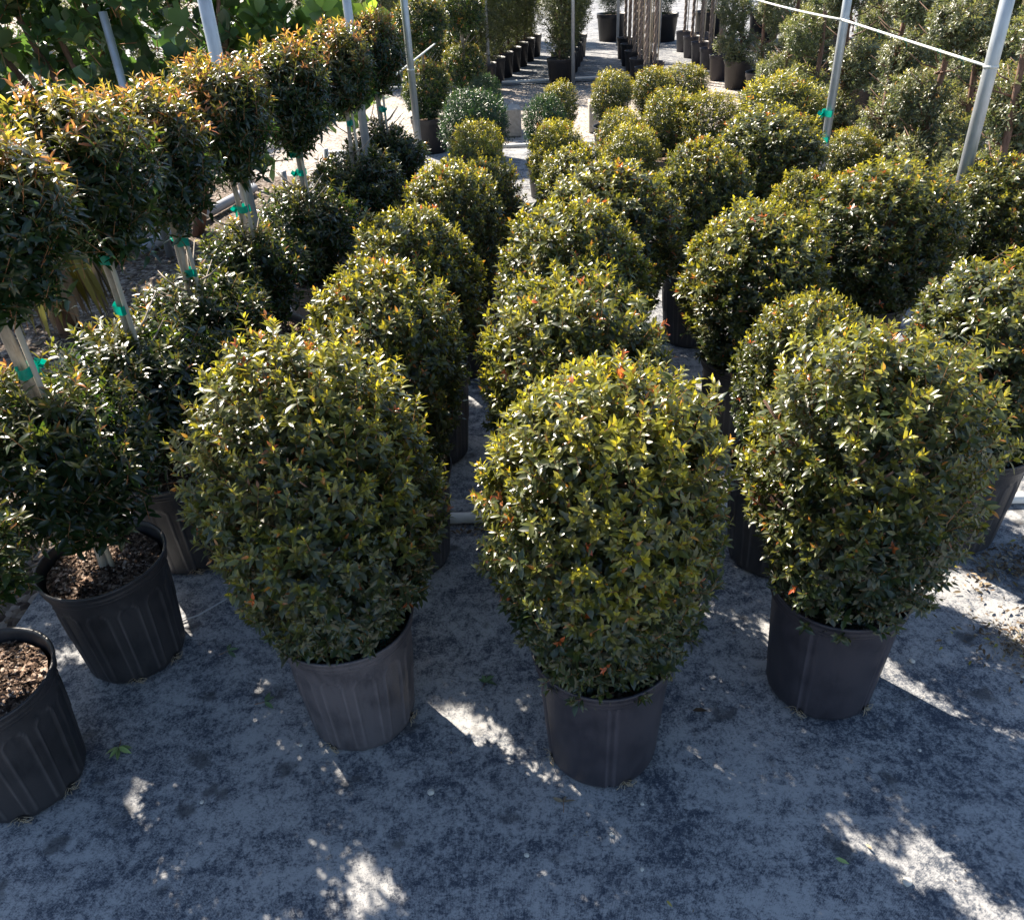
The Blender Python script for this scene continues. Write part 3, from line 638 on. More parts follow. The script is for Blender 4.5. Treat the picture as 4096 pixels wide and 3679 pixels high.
def tape_mesh(seed):
    rg = np.random.default_rng(seed); mb = MB(); n = 20
    ring = []
    for z in (-0.020, 0.020):
        for k in range(n):
            th = 6.2832 * k / n; ring.append((0.040 * math.cos(th), 0.029 * math.sin(th), z + 0.004 * math.sin(th * 3)))
    mb.add(ring, [(k, (k + 1) % n, n + (k + 1) % n, n + k) for k in range(n)])
    for s in (-1, 1):       # knot bow and tails
        mb.add([(0.036, 0.0, 0.0), (0.055, -0.018 * s, 0.022), (0.078, -0.012 * s, 0.004), (0.060, 0.006 * s, -0.022), (0.05, 0.012 * s, 0.0)], [(0, 1, 2, 3), (0, 3, 4), (0, 4, 1)])
    mb.add([(0.04, 0.0, 0), (0.052, 0.012, 0), (0.056, 0.0, -0.05), (0.046, -0.008, -0.048)], [(0, 1, 2, 3)])
    return mb.mesh('tie_tape', [TAPE])
TAPE_ME = tape_mesh(1)
def topiary(X, Y, label, i, lr=1.0, ur=1.0, lz=(0.56, 1.32), uz=(1.60, 2.24), off=(0.0, 0.0), tapes=(1.42, 1.66), arch=True):
    t = thing('potted_topiary', label, 'topiary', (X, Y, 0.006), 0, 'two-ball topiary trees in pots on the left')
    put_pot(POT_ARCH, t, i * 0.9); obj('soil', SOIL_A, t, rz=i * 2.0)
    obj('trunk', TRK[i % 2], t, rz=i * 1.1)
    hl = (lz[1] - lz[0]) / 2; hu = (uz[1] - uz[0]) / 2
    obj('lower_crown', TL[i % 3], t, (0, 0, lz[0] + hl), i * 2.1, (lr, lr, hl / 0.36))
    obj('upper_crown', TU[i % 3], t, (off[0], off[1], uz[0] + hu), i * 1.3, (ur, ur, hu / 0.33))
    obj('stake', STAKE, t, (0.045, -0.02, 0), 0.4 * i)
    for z in tapes: obj('tie_tape', TAPE_ME, t, (0.018, -0.008, z), -0.9 + 0.7 * i + z)
    if arch: add_holes(t, [-70, -20])
    return t
topiary(-1.90, 2.02, 'two-ball topiary in the black pot cut by the lower left corner', 0, 0.9, 1.0, (0.76, 1.28))
topiary(-1.71, 2.66, 'two-ball topiary in the black pot with sunlit soil, second from the lower left corner', 1, 0.97, 0.95, (0.70, 1.38), (1.66, 2.22), (0.06, 0), (1.40, 1.66))
topiary(-1.66, 3.36, 'two-ball topiary with two green tapes on its stem, third from the front on the left', 2, 1.10, 0.98, (0.60, 1.28), (1.60, 2.22), (0.04, 0), (1.34, 1.56))
topiary(-1.62, 4.12, 'two-ball topiary with one bright green tape knot, fourth from the front on the left', 3, 0.98, 0.95, (0.60, 1.20), (1.48, 2.14), (0.0, 0), (1.22, 1.38))
topiary(-1.53, 4.95, 'two-ball topiary whose trunk stands free above pale soil, fifth on the left', 4, 0.86, 0.92, (0.62, 1.22), (1.50, 2.14), (0.02, 0), (1.30,))
topiary(-1.36, 5.85, 'two-ball topiary in front of the sunny gravel, sixth on the left', 5, 1.0, 0.95, (0.56, 1.22), (1.46, 2.12), (0.02, 0), (1.28, 1.40))
topiary(-1.14, 6.85, 'two-ball topiary with dark lower ball beside the grey post, seventh on the left', 6, 1.02, 0.86, (0.56, 1.20), (1.50, 2.12), (0.0, 0), (1.40,))
topiary(-1.02, 7.95, 'farthest two-ball topiary of the left row, right of the grey post', 7, 1.0, 0.86, (0.50, 1.20), (1.46, 2.10), (0.0, 0), (1.30,))
topiary(-2.86, 2.75, 'two-ball topiary just left of the picture edge, shading the lower left corner, nearer one', 8, 1.0, 1.05, (0.60, 1.30))
topiary(-3.10, 3.75, 'two-ball topiary just left of the picture edge, behind the nearer hidden one', 9, 1.0, 1.05, (0.60, 1.30))

# two-tier topiaries in the middle distance
TT = [crown('lower_crown', 431 + i, 0.36, 0.33, 0, 760, 11, 0.050, LEAF_TOPI, q=2.5, taper=0.9, young=0.55, red=0.05, top_bias=0.7, lod=1, bump=0.05, aspect=0.42) for i in range(2)]
def tier2(X, Y, label, i, h=2.05):
    t = thing('potted_topiary', label, 'topiary', (X, Y, 0.0), 0, 'two-tier topiaries beyond the gravel')
    obj('pot', POT_LOW, t, (0, 0, 0.006), i); obj('soil', SOIL_LOW, t); obj('trunk', TRK[i % 2], t, rz=i)
    obj('lower_crown', TT[i % 2], t, (0, 0, 0.82), i * 1.2, (0.95, 0.95, 1.08)); obj('upper_crown', TT[(i + 1) % 2], t, (0, 0, 1.62), i * 2.2, (1.05, 1.05, 1.0))
tier2(-0.90, 12.15, 'two-tier dark topiary in the large black pot beside the leaning grey post', 0)
tier2(-0.42, 13.9, 'two-tier topiary with yellow top growth, right behind the large-potted one', 1)
tier2(-1.05, 15.9, 'two-tier topiary partly hidden, farther back left of the yellow-topped one', 2)
tier2(-0.55, 16.6, 'two-tier topiary farthest back, right of the hidden one', 3)

# ------------------------------------------------------------------ tiered trees on the right
TR_C = [crown('crown_tier', 501 + i, 0.30, 0.27, 0, 560, 10, 0.048, LEAF_TIER, q=2.1, taper=0.75, aspect=0.42, young=1.1, red=0.02, top_bias=0.5, lod=0, bump=0.16, spray=0.2, lumps=6, depth=0.7) for i in range(3)]
TR_F = [crown('crown_tier', 511 + i, 0.31, 0.28, 0, 420, 9, 0.050, LEAF_TIER, q=2.1, taper=0.75, young=1.1, top_bias=0.5, lod=1, bump=0.16, lumps=6, aspect=0.42) for i in range(2)]
def tier_trunk(seed):
    rg = np.random.default_rng(seed); mb = MB(); n = 12; ts = np.linspace(0, 1, n)
    mb.tube(np.stack([0.03 * np.sin(ts * 7), 0.03 * np.cos(ts * 6) - .03, 0.36 + 2.0 * ts], 1), 0.034 - 0.016 * ts, 8)
    for _ in range(36):
        z = 0.6 + 1.7 * rg.random(); th = rg.random() * 6.28; ln = 0.22 + 0.08 * rg.random()
        mb.tube([(0, 0, z), (ln * .5 * math.cos(th), ln * .5 * math.sin(th), z + 0.04), (ln * math.cos(th), ln * math.sin(th), z + 0.14)], [0.010, 0.006, 0.002], 5)
    return mb.mesh('trunk', [BARK])
TRK_T = tier_trunk(521)
ORD = ['first', 'second', 'third', 'fourth', 'fifth', 'sixth', 'seventh', 'eighth', 'ninth', 'tenth', 'eleventh', 'twelfth', 'thirteenth']
def tiered(X, Y, label, i, near, zs=(0.62, 1.22, 1.84), rs=(1.15, 1.0, 0.9)):
    rg = np.random.default_rng(700 + i)
    t = thing('tiered_tree', label, 'topiary', (X, Y, 0.006), 0, 'tiered topiary trees in rows on the right')
    obj('pot', POT_LOW, t, rz=i); obj('soil', SOIL_LOW, t); obj('trunk', TRK_T, t, rz=i * 1.7)
    for k, (z, r) in enumerate(zip(zs, rs)):
        a = rg.random() * 6.28; r = r * (0.9 + 0.25 * rg.random())
        me = (TR_C if near else TR_F)[(i + k) % (3 if near else 2)]
        obj('crown_tier', me, t, (0.15 * math.cos(a), 0.15 * math.sin(a), z + 0.06 * rg.normal()), rg.random() * 6.28, (r, r, r * (0.85 + 0.25 * rg.random())))
n_t = 0
COLN = [a + ' row on the right' for a in ('innermost', 'second', 'third', 'fourth', 'fifth', 'outermost')]
cols = [(3.98, [6.6, 7.75, 8.95, 10.2, 11.5, 12.9, 14.4, 16.0]), (5.15, [6.9, 8.3, 9.8, 11.4, 13.0, 14.7, 16.4]), (6.5, [8.6, 10.6, 12.6, 14.7, 16.8, 18.9]),
        (8.1, [11.0, 13.4, 15.8, 18.2, 20.6]), (9.8, [13.6, 16.2, 18.8, 21.4])]
for ci, (x0, ys) in enumerate(cols):
    for k, y in enumerate(ys):
        random.seed(ci * 50 + k)
        tiered(x0 + (y - 8) * 0.055 + random.uniform(-.08, .08), y + random.uniform(-.1, .1), 'tiered topiary tree, %s in the %s' % (ORD[k], COLN[ci]), n_t, y < 10.5); n_t += 1

# ------------------------------------------------------------------ far rows
TS = [crown('crown', 601 + i, 0.44, 0.95, 0, 1500, 9, 0.040, LEAF_OLIVE, q=2.4, taper=0.7, young=0.6, top_bias=0.2, lod=1, bump=0.13, lumps=8, aspect=0.5, up=0.7, depth=0.9) for i in range(3)]
CN = [crown('crown', 611 + i, 0.55, 1.15, 0, 1900, 10, 0.075, LEAF_CON, q=2.0, taper=0.8, young=0.5, top_bias=0.3, lod=1, bump=0.14, lumps=9, aspect=0.14, up=1.2, stem=0.12) for i in range(2)]
WT = woody('trunk', 77, 0.35, 0.38, 1.9, 24, 0.020)
def tall(X, Y, label, i, s=1.12, grp='tall loose shrubs in pots beyond the gravel track', key=TS):
    t = thing('tall_shrub', label, 'shrub', (X, Y, 0.006), 0, grp)
    obj('pot', POT_LOW, t, rz=i); obj('soil', SOIL_LOW, t); put_trunk(WT, t, i)
    obj('crown', key[i % len(key)], t, (0, 0, 0.46 + 0.95 * s), i * 1.9, (s, s, s))
for k in range(7): tall(-0.16 + 0.185 * k, 17.1 + 0.72 * k, 'tall loose olive-green shrub, %s in the row left of the far aisle' % ORD[k], k)
for k in range(6): tall(1.32 + 0.13 * k, 17.25 + 0.75 * k, 'tall loose shrub, %s in the single row between the far aisles' % ORD[k], k + 3)
for k in range(4): tall(-2.25 + 0.16 * k, 17.9 + 0.8 * k, 'tall loose shrub, %s in the row behind the white rail' % ORD[k], k + 1)
for k in range(5): tall(-0.98 + 0.16 * k, 22.8 + 1.15 * k, 'tall loose shrub, %s in the farthest centre-left row' % ORD[k], k + 2)
for k in range(5): tall(-5.6 + 0.62 * k, 24.6 + 0.35 * k, 'tall loose shrub, %s from the left in the upper left cross row' % ORD[k], k + 2)
for k in range(9):
    t = thing('potted_conifer', 'dense dark conifer in a black tub, %s from the left across the far end' % ORD[k], 'conifer', (-0.4 + 1.18 * k, 24.4 - 0.35 * k + (k % 2) * 0.3, 0.006), 0, 'dark conifers in tubs at the far end')
    obj('pot', POT_LOW, t, rz=k, scale=(1.5, 1.5, 1.35)); obj('soil', SOIL_LOW, t, (0, 0, 0.02), 0, (1.5, 1.5, 1.35)); obj('crown', CN[k % 2], t, (0, 0, 1.72), k * 1.3)
# braided-trunk standards
def braid_trunk():
    mb = MB(); n = 60; ts = np.linspace(0, 1, n); zz = 0.36 + 2.3 * ts
    for s in range(3):
        a = ts * 34 + s * 2.094; mb.tube(np.stack([0.020 * np.cos(a), 0.020 * np.sin(a), zz], 1), 0.017, 6)
    return mb.mesh('braided_trunk', [BRAID])
BRD = braid_trunk()
BRC = crown('crown', 631, 0.45, 0.36, 0, 700, 9, 0.055, LEAF_DARK, q=2.2, taper=0.9, young=0.6, lod=1)
ST2 = MB(); ST2.tube([(0, 0, 0.02), (0, 0, 2.5)], 0.012, 6); ST2 = ST2.mesh('stake', [BAMBOO])
def braided(X, Y, label, i, grey):
    t = thing('braided_trunk_tree', label, 'tree', (X, Y, 0.006), 0, 'braided-trunk trees in slim pots')
    obj('pot', POT_LOW_GREY if grey else POT_LOW, t, rz=i, scale=(0.72, 0.72, 0.92)); obj('soil', SOIL_LOW, t, (0, 0, 0), 0, (0.72, 0.72, 0.92))
    obj('braided_trunk', BRD, t, rz=i * 1.1); obj('stake', ST2, t, (0.07, 0.03, 0)); obj('crown', BRC, t, (0, 0, 2.85), i)
for k in range(9): braided(2.72 + 0.035 * k + 0.22 * (k % 2), 15.9 + 0.55 * k, 'braided-trunk tree, %s in the row left of the wide far aisle' % ORD[k], k, k % 2)
for k in range(9): braided(4.28 + 0.02 * k + 0.3 * (k % 2), 16.9 + 0.50 * k, 'braided-trunk tree, %s in the row right of the wide far aisle' % ORD[k], k + 3, 1)

# ------------------------------------------------------------------ posts, rails, tapes
def post(X, Y, h, r, label, cat='post', mat=GALV, lean=(0, 0), bands=()):
    t = thing('metal_post', label, cat, (X, Y, 0), 0, 'galvanised posts among the plants')
    mb = MB(); mb.tube([(0, 0, 0), (lean[0] * h / 2, lean[1] * h / 2, h / 2), (lean[0] * h, lean[1] * h, h)], r, 24); obj('post_tube', mb.mesh('post_tube', [mat]), t)
    for z in bands:
        b = MB(); b.tube([(lean[0] * z, lean[1] * z, z - 0.008), (lean[0] * z, lean[1] * z, z + 0.008)], r + 0.004, 20); obj('wire_band', b.mesh('wire_band', [RAIL]), t)
    return t
post(-3.32, 8.13, 2.17, 0.036, 'short grey post with its cut top showing below the round leaves, far left')
post(-1.62, 5.42, 3.3, 0.040, 'thick grey post rising between the orange-topped topiaries at left')
post(-1.13, 7.55, 3.2, 0.036, 'grey post with a white wire band, behind the seventh topiary', bands=(1.49,))
post(-0.82, 9.21, 3.2, 0.036, 'leaning grey post beside the large black pot, left of the middle', bands=(1.45,))
post(-0.05, 17.0, 3.0, 0.034, 'slim pale post standing at the first tall shrub left of the far aisle', bands=(1.45,))
post(1.53, 16.9, 3.0, 0.034, 'slim pale post standing before the single tall shrub between the far aisles')
post(2.93, 7.58, 3.2, 0.036, 'grey post with two bright green tape ties at right', bands=(1.87,))
post(3.02, 5.38, 3.2, 0.040, 'thick grey post near the right edge with a white rail tied to it', bands=(1.80,))
post(1.05, 23.2, 3.0, 0.034, 'slim post in front of the dark conifers, left of the single tall shrub row')
post(3.15, 22.6, 3.0, 0.034, 'slim post in front of the dark conifers in the wide far aisle')
post(4.05, 21.9, 3.0, 0.034, 'slim post before the conifers, just left of the right braided trunks')
for z, lab in ((1.15, 'upper bright green tape tied round the grey post at right'), (0.93, 'lower bright green tape with hanging tails on the grey post at right')):
    o = thing('post_tie', lab, 'tape', (2.90, 7.56, z), 3.6, 'green tapes on the right post', me=TAPE_ME); o.scale = (1.3, 1.5, 1.3)
def rail(pts, r, label, mat=RAIL, ties=()):
    t = thing('tie_rail', label, 'rail', pts[0]); p0 = np.array(pts[0]); mb = MB(); P = [np.array(p) - p0 for p in pts]
    mb.tube(P, r, 8); obj('rail_rod', mb.mesh('rail_rod', [mat]), t)
    for f in ties:
        i = min(int(f * (len(P) - 1)), len(P) - 2); q = P[i] + (P[i + 1] - P[i]) * (f * (len(P) - 1) - i)
        b = MB(); b.tube([q + (0, 0, 0.012), q + (0.01, -0.012, 0), q + (0.0, 0.0, -0.014), q + (-0.01, 0.012, 0), q + (0, 0, 0.012)], 0.003, 4)
        b.tube([q, q + (0.015, 0, -0.03), q + (0.03, 0.02, -0.06)], 0.0025, 4); obj('tie_tape', b.mesh('tie_tape', [TAPE]), t)
def sag(a, b, s, n=9): return [tuple(np.array(a) + (np.array(b) - np.array(a)) * k / (n - 1) - np.array([0, 0, s * 4 * (k / (n - 1)) * (1 - k / (n - 1))])) for k in range(n)]
rail(sag((2.90, 7.54, 1.87), (3.00, 5.34, 1.80), 0.0), 0.0085, 'white rail from the taped post to the thick right-hand post', ties=(0.12, 0.3, 0.5, 0.72, 0.85))
rail(sag((2.75, 10.6, 1.90), (2.90, 7.54, 1.87), 0.02), 0.009, 'white rail running back into the trees from the taped post', ties=(0.2, 0.6))
rail(sag((-1.80, 6.55, 1.36), (-1.13, 7.51, 1.49), 0.0, 5), 0.008, 'thin white rail behind the topiary stems, left of the banded post', ties=(0.4,))
rail(sag((-1.08, 8.0, 1.43), (-0.70, 11.6, 1.42), 0.0, 5), 0.010, 'white rail crossing the leaning post beside the large black pot', ties=(0.1, 0.35, 0.6, 0.8))
rail(sag((2.95, 15.8, 1.75), (3.35, 15.6, 1.45), 0.05), 0.010, 'white rope across the left group of braided trunks')
rail(sag((4.1, 17.0, 1.42), (4.75, 16.4, 1.30), 0.02), 0.012, 'white rope across the right group of braided trunks')

# ------------------------------------------------------------------ pipes
def pipe(pts, r, label, mat, name='irrigation_pipe', couplers=(), sides=18):
    t = thing(name, label, 'pipe', pts[0]); p0 = np.array(pts[0]); P = [np.array(p, float) - p0 for p in pts]; mb = MB(); mb.tube(P, r, sides); obj('pipe_run', mb.mesh('pipe_run', [mat]), t)
    for (i, f, L) in couplers:
        a = P[i] + (P[i + 1] - P[i]) * f; d = (P[i + 1] - P[i]); d = d / np.linalg.norm(d); b = MB(); b.tube([a, a + d * L], r * 1.22, sides); obj('pipe_joint', b.mesh('pipe_joint', [mat]), t)
    return t
pipe([(-1.0, 3.50, 0.034), (1.0, 3.44, 0.034), (2.6, 3.40, 0.034), (6.5, 3.2, 0.034)], 0.030, 'white irrigation pipe lying across behind the front shrubs', PVC_W)
pipe([(-2.4, 12.30, 0.03), (6.0, 11.75, 0.03)], 0.024, 'pale pipe along the far edge of the ground cloth', PVC_W)
pipe([(-3.0, 17.75, 0.03), (7.0, 17.6, 0.03)], 0.03, 'pale pipe across the aisle in front of the tall shrubs', PVC_W)
pipe([(-3.62, 8.2, 0.07), (-3.14, 9.9, 0.07), (-3.0, 10.4, 0.07)], 0.055, 'thick grey pipe lying on the mulch behind the left topiaries', PVC, couplers=((0, 0.05, 0.22),))
pipe([(-3.95, 7.7, 0.06), (-3.62, 9.55, 0.06)], 0.045, 'thinner grey pipe on the mulch left of the thick pipe', PVC, couplers=((0, 0.9, 0.1),))
pipe([(-3.60, 9.62, 0.0), (-3.60, 9.62, 0.55)], 0.040, 'short upright grey pipe at the end of the thinner pipe', PVC, couplers=((0, 0.0, 0.1),))
pipe([(-4.25, 8.55, 0.0), (-4.22, 8.55, 0.62)], 0.040, 'short upright grey pipe beside the red and white valve box', PVC)
pipe([(-3.10, 10.7, 0.0), (-3.10, 10.7, 0.6)], 0.040, 'short upright grey pipe farther back in the mulch', PVC)
pipe([(-4.9, 8.62, 0.06), (-3.72, 8.40, 0.06)], 0.045, 'grey cross pipe running to the valve box on the mulch', PVC)
pipe([(-2.35, 9.3, 0.0), (-2.33, 9.3, 0.5)], 0.032, 'short grey stub pipe before the gravel, left of the topiary stems', PVC)
pipe([(-2.05, 10.3, 0.0), (-2.03, 10.3, 0.5)], 0.032, 'short grey stub pipe standing at the edge of the gravel', PVC)
t = thing('valve_box', 'white irrigation valve block with a dull red cap on the mulch', 'valve', (-3.98, 8.62, 0), 0.1)
mb = MB(); mb.box((0, 0, 0.09), (0.26, 0.14, 0.16)); mb.tube([(-0.07, 0, 0.16), (-0.07, 0, 0.2)], 0.05, 14); mb.tube([(0.07, 0, 0.16), (0.07, 0, 0.2)], 0.05, 14); obj('valve_body', mb.mesh('valve_body', [WHITEPL], False), t)
mb = MB(); mb.box((-0.0, 0, 0.225), (0.28, 0.12, 0.05)); mb.tube([(-0.08, 0, 0.235), (-0.08, 0, 0.27)], 0.055, 12); mb.tube([(0.08, 0, 0.235), (0.08, 0, 0.27)], 0.055, 12); obj('valve_cap', mb.mesh('valve_cap', [REDPL], False), t)
# drip tubes
t = thing('drip_tube', 'thin pale tube lying on the cloth behind the second left pot', 'tube', (0, 0, 0)); mb = MB()
mb.tube([(-1.62, 2.80, 0.014), (-1.5, 2.86, 0.014), (-1.38, 2.98, 0.014), (-1.28, 3.1, 0.014)], 0.004, 6); t.data = None
obj('tube_run', mb.mesh('tube_run', [PVC]), t)

# concrete blocks at the cloth's far edge
def block(X, Y, d, rz, label):
    m_ = MB(); m_.box((0, 0, d[2] / 2), d); me = m_.mesh('concrete_block', [CONC], False)
    o = thing('concrete_block', label, 'concrete block', (X, Y, -0.005), rz, 'concrete blocks at the edge of the gravel', me)
    bv = o.modifiers.new('bevel', 'BEVEL'); bv.width = 0.012; bv.segments = 2
block(0.18, 13.05, (0.42, 0.40, 0.38), 0.05, 'weathered concrete block between the wide dark shrub and the middle row')
block(1.62, 13.05, (0.42, 0.45, 0.40), -0.06, 'weathered concrete block right of the aisle, behind the small round shrubs')
block(-1.95, 10.9, (0.42, 0.2, 0.2), 0.3, 'low grey block beside the gravel, behind the left topiary stems')

# ------------------------------------------------------------------ big round-leaved tree and company at upper left
def big_tree():
    t = thing('round_leaved_tree', 'large tree with big round paddle leaves filling the upper left corner', 'tree', (-3.5, 8.9, 0))
    rg = np.random.default_rng(77); mb = MB()
    for k in range(7):
        x = rg.uniform(-1.6, 1.6); y = rg.uniform(-0.4, 0.6)
        mb.tube([(x * .25, y * .3, -0.02), (x * .6, y * .6, 0.9), (x, y, 1.8), (x * 1.3, y * 1.1, 2.8)], [0.055, 0.045, 0.03, 0.015], 8)
    obj('trunk', mb.mesh('trunk', [BARK]), t)
    nsh = 780; P = np.stack([rg.uniform(-2.7, 2.3, nsh), rg.normal(size=nsh) * 0.45, 1.0 + 2.1 * rg.random(nsh) ** 0.8], 1)
    P[:, 2] += 0.12 * np.sin(P[:, 0] * 3)
    sd_ = rg.normal(size=(nsh, 3)) * 0.6 + np.array([0, -0.35, 0.5]); sd_ /= np.linalg.norm(sd_, axis=1)[:, None]
    E1 = np.cross(sd_, np.tile([0.3, 0.2, 0.9], (nsh, 1))); E1 /= np.linalg.norm(E1, axis=1)[:, None]; E2 = np.cross(sd_, E1)
    Ps, Ds, Us, Ls, Ys, Rs = [], [], [], [], [], []
    yb = np.clip((P[:, 0] < -2.0) * 0.8 + (P[:, 0] > 1.3) * 0.9, 0, 1) * rg.random(nsh) + rg.random(nsh) * 0.25  # sunlit leaves at both ends painted in as yellower leaf colour
    for i in range(8):
        ang = rg.random(nsh) * 0.4 + i * 0.785 * 2.0; rd = E1 * np.cos(ang)[:, None] + E2 * np.sin(ang)[:, None]; th = R(65 - i * 4) + rg.normal(size=nsh) * 0.2
        D = sd_ * np.cos(th)[:, None] + rd * np.sin(th)[:, None]; U_ = sd_ * np.sin(th)[:, None] - rd * np.cos(th)[:, None]
        Ps.append(P + sd_ * 0.015 * i); Ds.append(D); Us.append(U_); Ls.append(0.19 * (0.7 + 0.45 * rg.random(nsh))); Ys.append(yb * (0.5 + 0.6 * rg.random(nsh))); Rs.append((rg.random(nsh) < 0.02) * 0.9)
    L_ = np.concatenate(Ls)
    obj('crown', leaves_mesh('crown', np.concatenate(Ps), np.concatenate(Ds), np.concatenate(Us), L_, L_ * 0.62, np.concatenate(Ys), np.concatenate(Rs), [LEAF_BIG, TWIG], curl=0.12,
        extra=(P - sd_ * 0.16, P + sd_ * 0.12, 0.006), rg=rg, round_=True), t)
big_tree()
def far_tree(X, Y, r, h, label, seed, mat=LEAF_OLIVE):
    t = thing('bushy_tree', label, 'tree', (X, Y, 0), 0, 'bushy trees at the upper left')
    obj('crown', crown('crown', seed, r, h / 2 - 0.2, h / 2 + 0.2, 2600, 9, 0.075, mat, q=2.2, taper=0.8, lod=1, bump=0.2, lumps=9, aspect=0.4, young=0.5, top_bias=0.2), t)
    mb = MB(); mb.tube([(0, 0, -0.02), (0.05, 0, h * .4), (0, 0.05, h * .75)], [0.09, 0.07, 0.03], 8); obj('trunk', mb.mesh('trunk', [BARK]), t)
far_tree(-8.6, 15.5, 1.7, 3.2, 'grey-green bushy tree behind the round leaves in the upper left corner', 651)
far_tree(-5.6, 14.6, 1.3, 2.6, 'grey-green bushy tree right of the corner one, behind the round leaves', 652)
# dried palm frond clump at the left edge
def fronds():
    t = thing('palm_plant', 'drooping yellow and brown dried palm fronds behind the left topiary stems', 'palm', (-3.55, 6.3, 0))
    rg = np.random.default_rng(91); mb = MB()
    mb.tube([(0, 0, -0.02), (0, 0, 0.5), (0.02, 0, 0.75)], [0.09, 0.08, 0.05], 12); obj('trunk', mb.mesh('trunk', [BARK]), t)
    n = 170; th = rg.random(n) * 6.28; r0 = 0.05 + 0.3 * rg.random(n)
    P = np.stack([np.cos(th) * r0, np.sin(th) * r0, 0.72 + 0.12 * rg.random(n)], 1); D = np.stack([np.cos(th) * 0.35, np.sin(th) * 0.35, -0.9 - 0.3 * rg.random(n)], 1)
    U_ = np.stack([np.cos(th), np.sin(th), np.ones(n) * 0.4], 1) + rg.normal(size=(n, 3)) * 0.2; L_ = 0.45 + 0.25 * rg.random(n)
    obj('fronds', leaves_mesh('fronds', P, D, U_, L_, np.full(n, 0.055), rg.random(n), (rg.random(n) < 0.4) * 0.8, [LEAF_DRY], curl=0.1, rg=rg), t)
fronds()

# ------------------------------------------------------------------ litter
def litter(name, n, cx, cy, sx, sy, seed, size=0.03, label=None, ang=0.0, mat=LEAF_DRY, z=0.012, uni=False):
    rg = np.random.default_rng(seed)
    if uni: x = rg.uniform(-1, 1, n) * sx; y = rg.uniform(-1, 1, n) * sy
    else: x = rg.normal(size=n) * sx; y = rg.normal(size=n) * sy
    ca, sa = math.cos(ang), math.sin(ang)
    P = np.stack([cx + x * ca - y * sa, cy + x * sa + y * ca, z + rg.random(n) * size * 0.5], 1)
    D = rg.normal(size=(n, 3)); D[:, 2] *= 0.15; U_ = rg.normal(size=(n, 3)) * 0.4 + np.array([0, 0, 1.0]); L_ = size * (0.5 + rg.random(n))
    me = leaves_mesh(name, P, D, U_, L_, L_ * 0.42, rg.random(n) ** 2, (rg.random(n) < 0.06) * 0.8, [mat], curl=0.3, rg=rg)
    struct(name, me, 'stuff', label)
litter('leaf_litter', 320, 0.6, 3.36, 1.7, 0.035, 1, 0.035, 'dry leaves gathered along the white pipe', -0.04, uni=True)
litter('leaf_litter', 420, 2.35, 2.92, 0.15, 0.09, 2, 0.026, 'heap of dry leaves and bark near the right edge', 0.2)
litter('leaf_litter', 420, 2.12, 2.42, 0.11, 0.11, 3, 0.022, 'brown debris with roots at the right edge', 0.2)
litter('leaf_litter', 5200, -5.0, 6.8, 2.6, 4.2, 4, 0.06, 'dry leaves covering the mulch on the left', z=0.0, uni=True)
litter('leaf_litter', 260, 1.2, 1.9, 1.9, 0.9, 5, 0.007, 'tiny crumbs scattered on the cloth', uni=True, mat=LEAF_DRY)
litter('leaf_litter', 700, 0.35, 7.6, 0.25, 3.2, 6, 0.03, 'dry leaves fallen in the narrow aisle', 0.08, uni=True)
rg = np.random.default_rng(33); mb = MB()
for _ in range(40):
    p = [np.array([2.12 + rg.normal() * 0.09, 2.40 + rg.normal() * 0.09, 0.014])]; a = rg.random() * 6.28
    for _k in range(5): a += rg.normal() * 0.5; p.append(p[-1] + np.array([math.cos(a) * 0.02, math.sin(a) * 0.02, abs(rg.normal()) * 0.002]))
    mb.tube(p, 0.0012, 4)
struct('root_tangle', mb.mesh('root_tangle', [ROOT]), 'stuff', 'pale fine roots in the debris at the right edge')
def sprig(X, Y, label, seed, n=5, L=0.055, yg=0.0, red=0.0, mat=LEAF_FALL, rz=0.0, name='fallen_sprig'):
    rg = np.random.default_rng(seed); a = np.linspace(-1.2, 1.2, n) + rg.normal(size=n) * 0.15 if n > 1 else np.zeros(1)
    P = np.zeros((n, 3)); P[:, 2] = 0.010 + 0.008 * rg.random(n); D = np.stack([np.cos(a), np.sin(a), 0.12 * rg.random(n)], 1); U_ = np.tile([0, 0, 1.0], (n, 1)) + rg.normal(size=(n, 3)) * 0.25
    L_ = L * (0.7 + 0.5 * rg.random(n))
    me = leaves_mesh(name, P, D, U_, L_, L_ * 0.36, np.full(n, yg), np.full(n, red), [mat, TWIG], curl=0.2, rg=rg, extra=(np.array([[-0.04, 0, 0.01]]), np.array([[0.01, 0, 0.012]]), 0.0015) if n > 1 else None)
    thing(name, label, 'leaf' if n == 1 else 'sprig', (X, Y, 0.002), rz, None, me)
sprig(-1.60, 2.13, 'pale green sprig in the sunlit strip beside the lower left pot', 1, 6, yg=0.8, rz=-1.4)
sprig(-1.30, 2.62, 'grey-green sprig on the cloth between the second pot and the front left shrub', 2, 3, L=0.06, rz=0.5)
sprig(-1.07, 2.32, 'small dark sprig left of the dusty grey pot', 3, 4, L=0.05, rz=0.2)
sprig(-0.16, 2.36, 'dark green star-shaped sprig in the gap between the two front pots', 4, 8, L=0.05, rz=1.1)
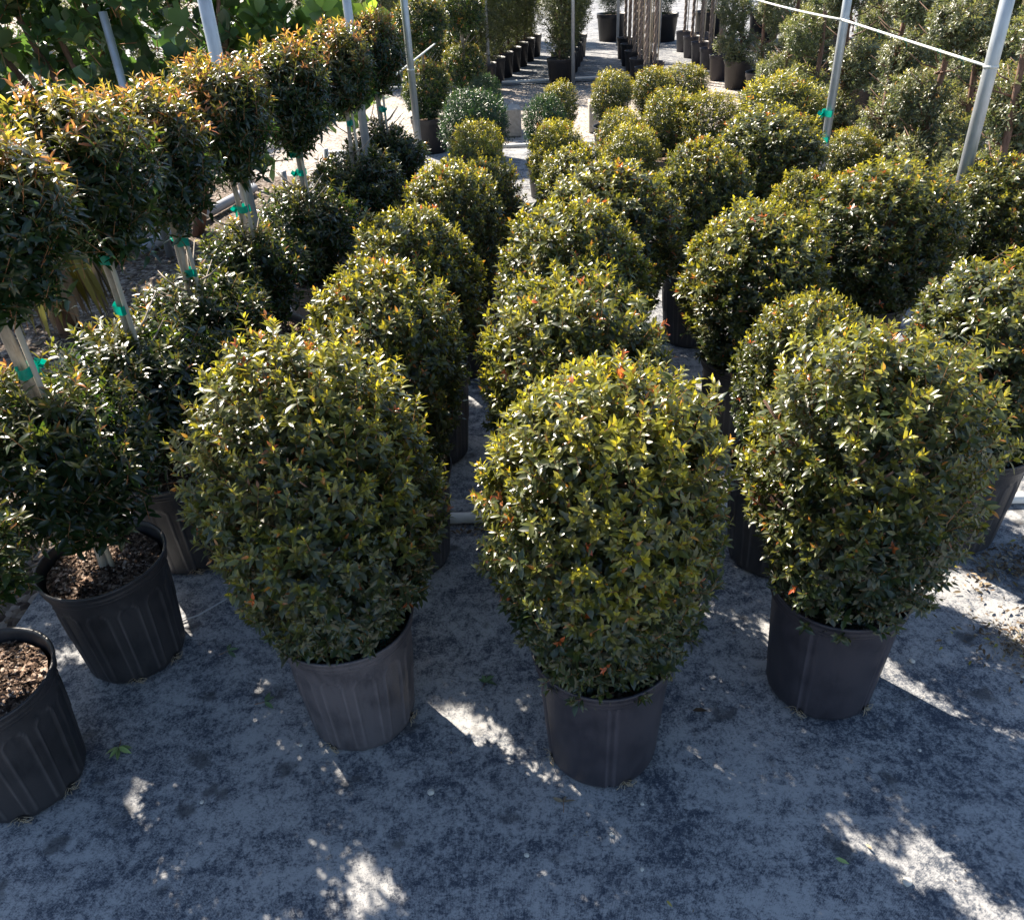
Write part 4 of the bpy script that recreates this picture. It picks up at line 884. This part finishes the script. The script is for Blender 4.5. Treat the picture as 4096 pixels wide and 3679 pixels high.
sprig(0.12, 1.79, 'brown and yellow leaf pair in the dappled light below the centre pot', 5, 3, L=0.045, yg=0.9, mat=LEAF_DRY, rz=1.5)
sprig(0.66, 2.16, 'long brown leaf lying between the centre and right pots', 6, 1, L=0.075, mat=LEAF_DRY, rz=0.1, name='fallen_leaf')
sprig(1.00, 1.53, 'single yellow-green leaf near the lower right', 7, 1, L=0.04, yg=1.0, rz=-0.6, name='fallen_leaf')
sprig(0.42, 1.42, 'small yellow leaf at the end of the sunlit streak', 8, 1, L=0.03, red=1.0, rz=-1.0, name='fallen_leaf')
sprig(1.13, 1.55, 'tiny pale dry leaf right of the yellow-green one', 9, 1, L=0.025, yg=1.0, mat=LEAF_DRY, rz=2.0, name='fallen_leaf')
def stone(X, Y, s, label, seed):
    rg = np.random.default_rng(seed); import bmesh
    bm = bmesh.new(); bmesh.ops.create_icosphere(bm, subdivisions=2, radius=s)
    for v in bm.verts: v.co *= 1 + rg.normal() * 0.08; v.co.z *= 0.5
    me = bpy.data.meshes.new('pebble'); bm.to_mesh(me); bm.free(); me.materials.append(PEBBLE)
    thing('pebble', label, 'pebble', (X, Y, 0.006 + s * 0.4), 0, 'pebbles on the ground cloth', me)
for X, Y, s, lab, sdn in [(-0.36, 1.86, 0.013, 'white stone chip lying alone on the open cloth in front of the dusty pot', 1), (0.275, 1.66, 0.008, 'small round pebble just below the sunlit streak, near the centre pot', 2),
        (0.40, 1.77, 0.007, 'tiny pale pebble right below the centre pot', 3), (0.36, 1.53, 0.007, 'pinkish pebble inside the sunlit streak', 4), (1.62, 2.36, 0.012, 'white chip on the cloth right of the front right pot', 5),
        (-0.02, 1.60, 0.009, 'grey pebble left of the streak end', 6), (-0.88, 2.10, 0.008, 'pebble left of the dusty pot foot', 7), (1.46, 1.93, 0.007, 'lone pebble on the open cloth at lower right', 8),
        (2.02, 2.25, 0.008, 'pebble below the root debris at the right edge', 9), (-1.20, 1.87, 0.008, 'pebble in the open shade right of the lower left pot', 10), (1.20, 1.44, 0.016, 'sandy clod beside the dappled light at lower right', 11)]:
    stone(X, Y, s, lab, sdn)
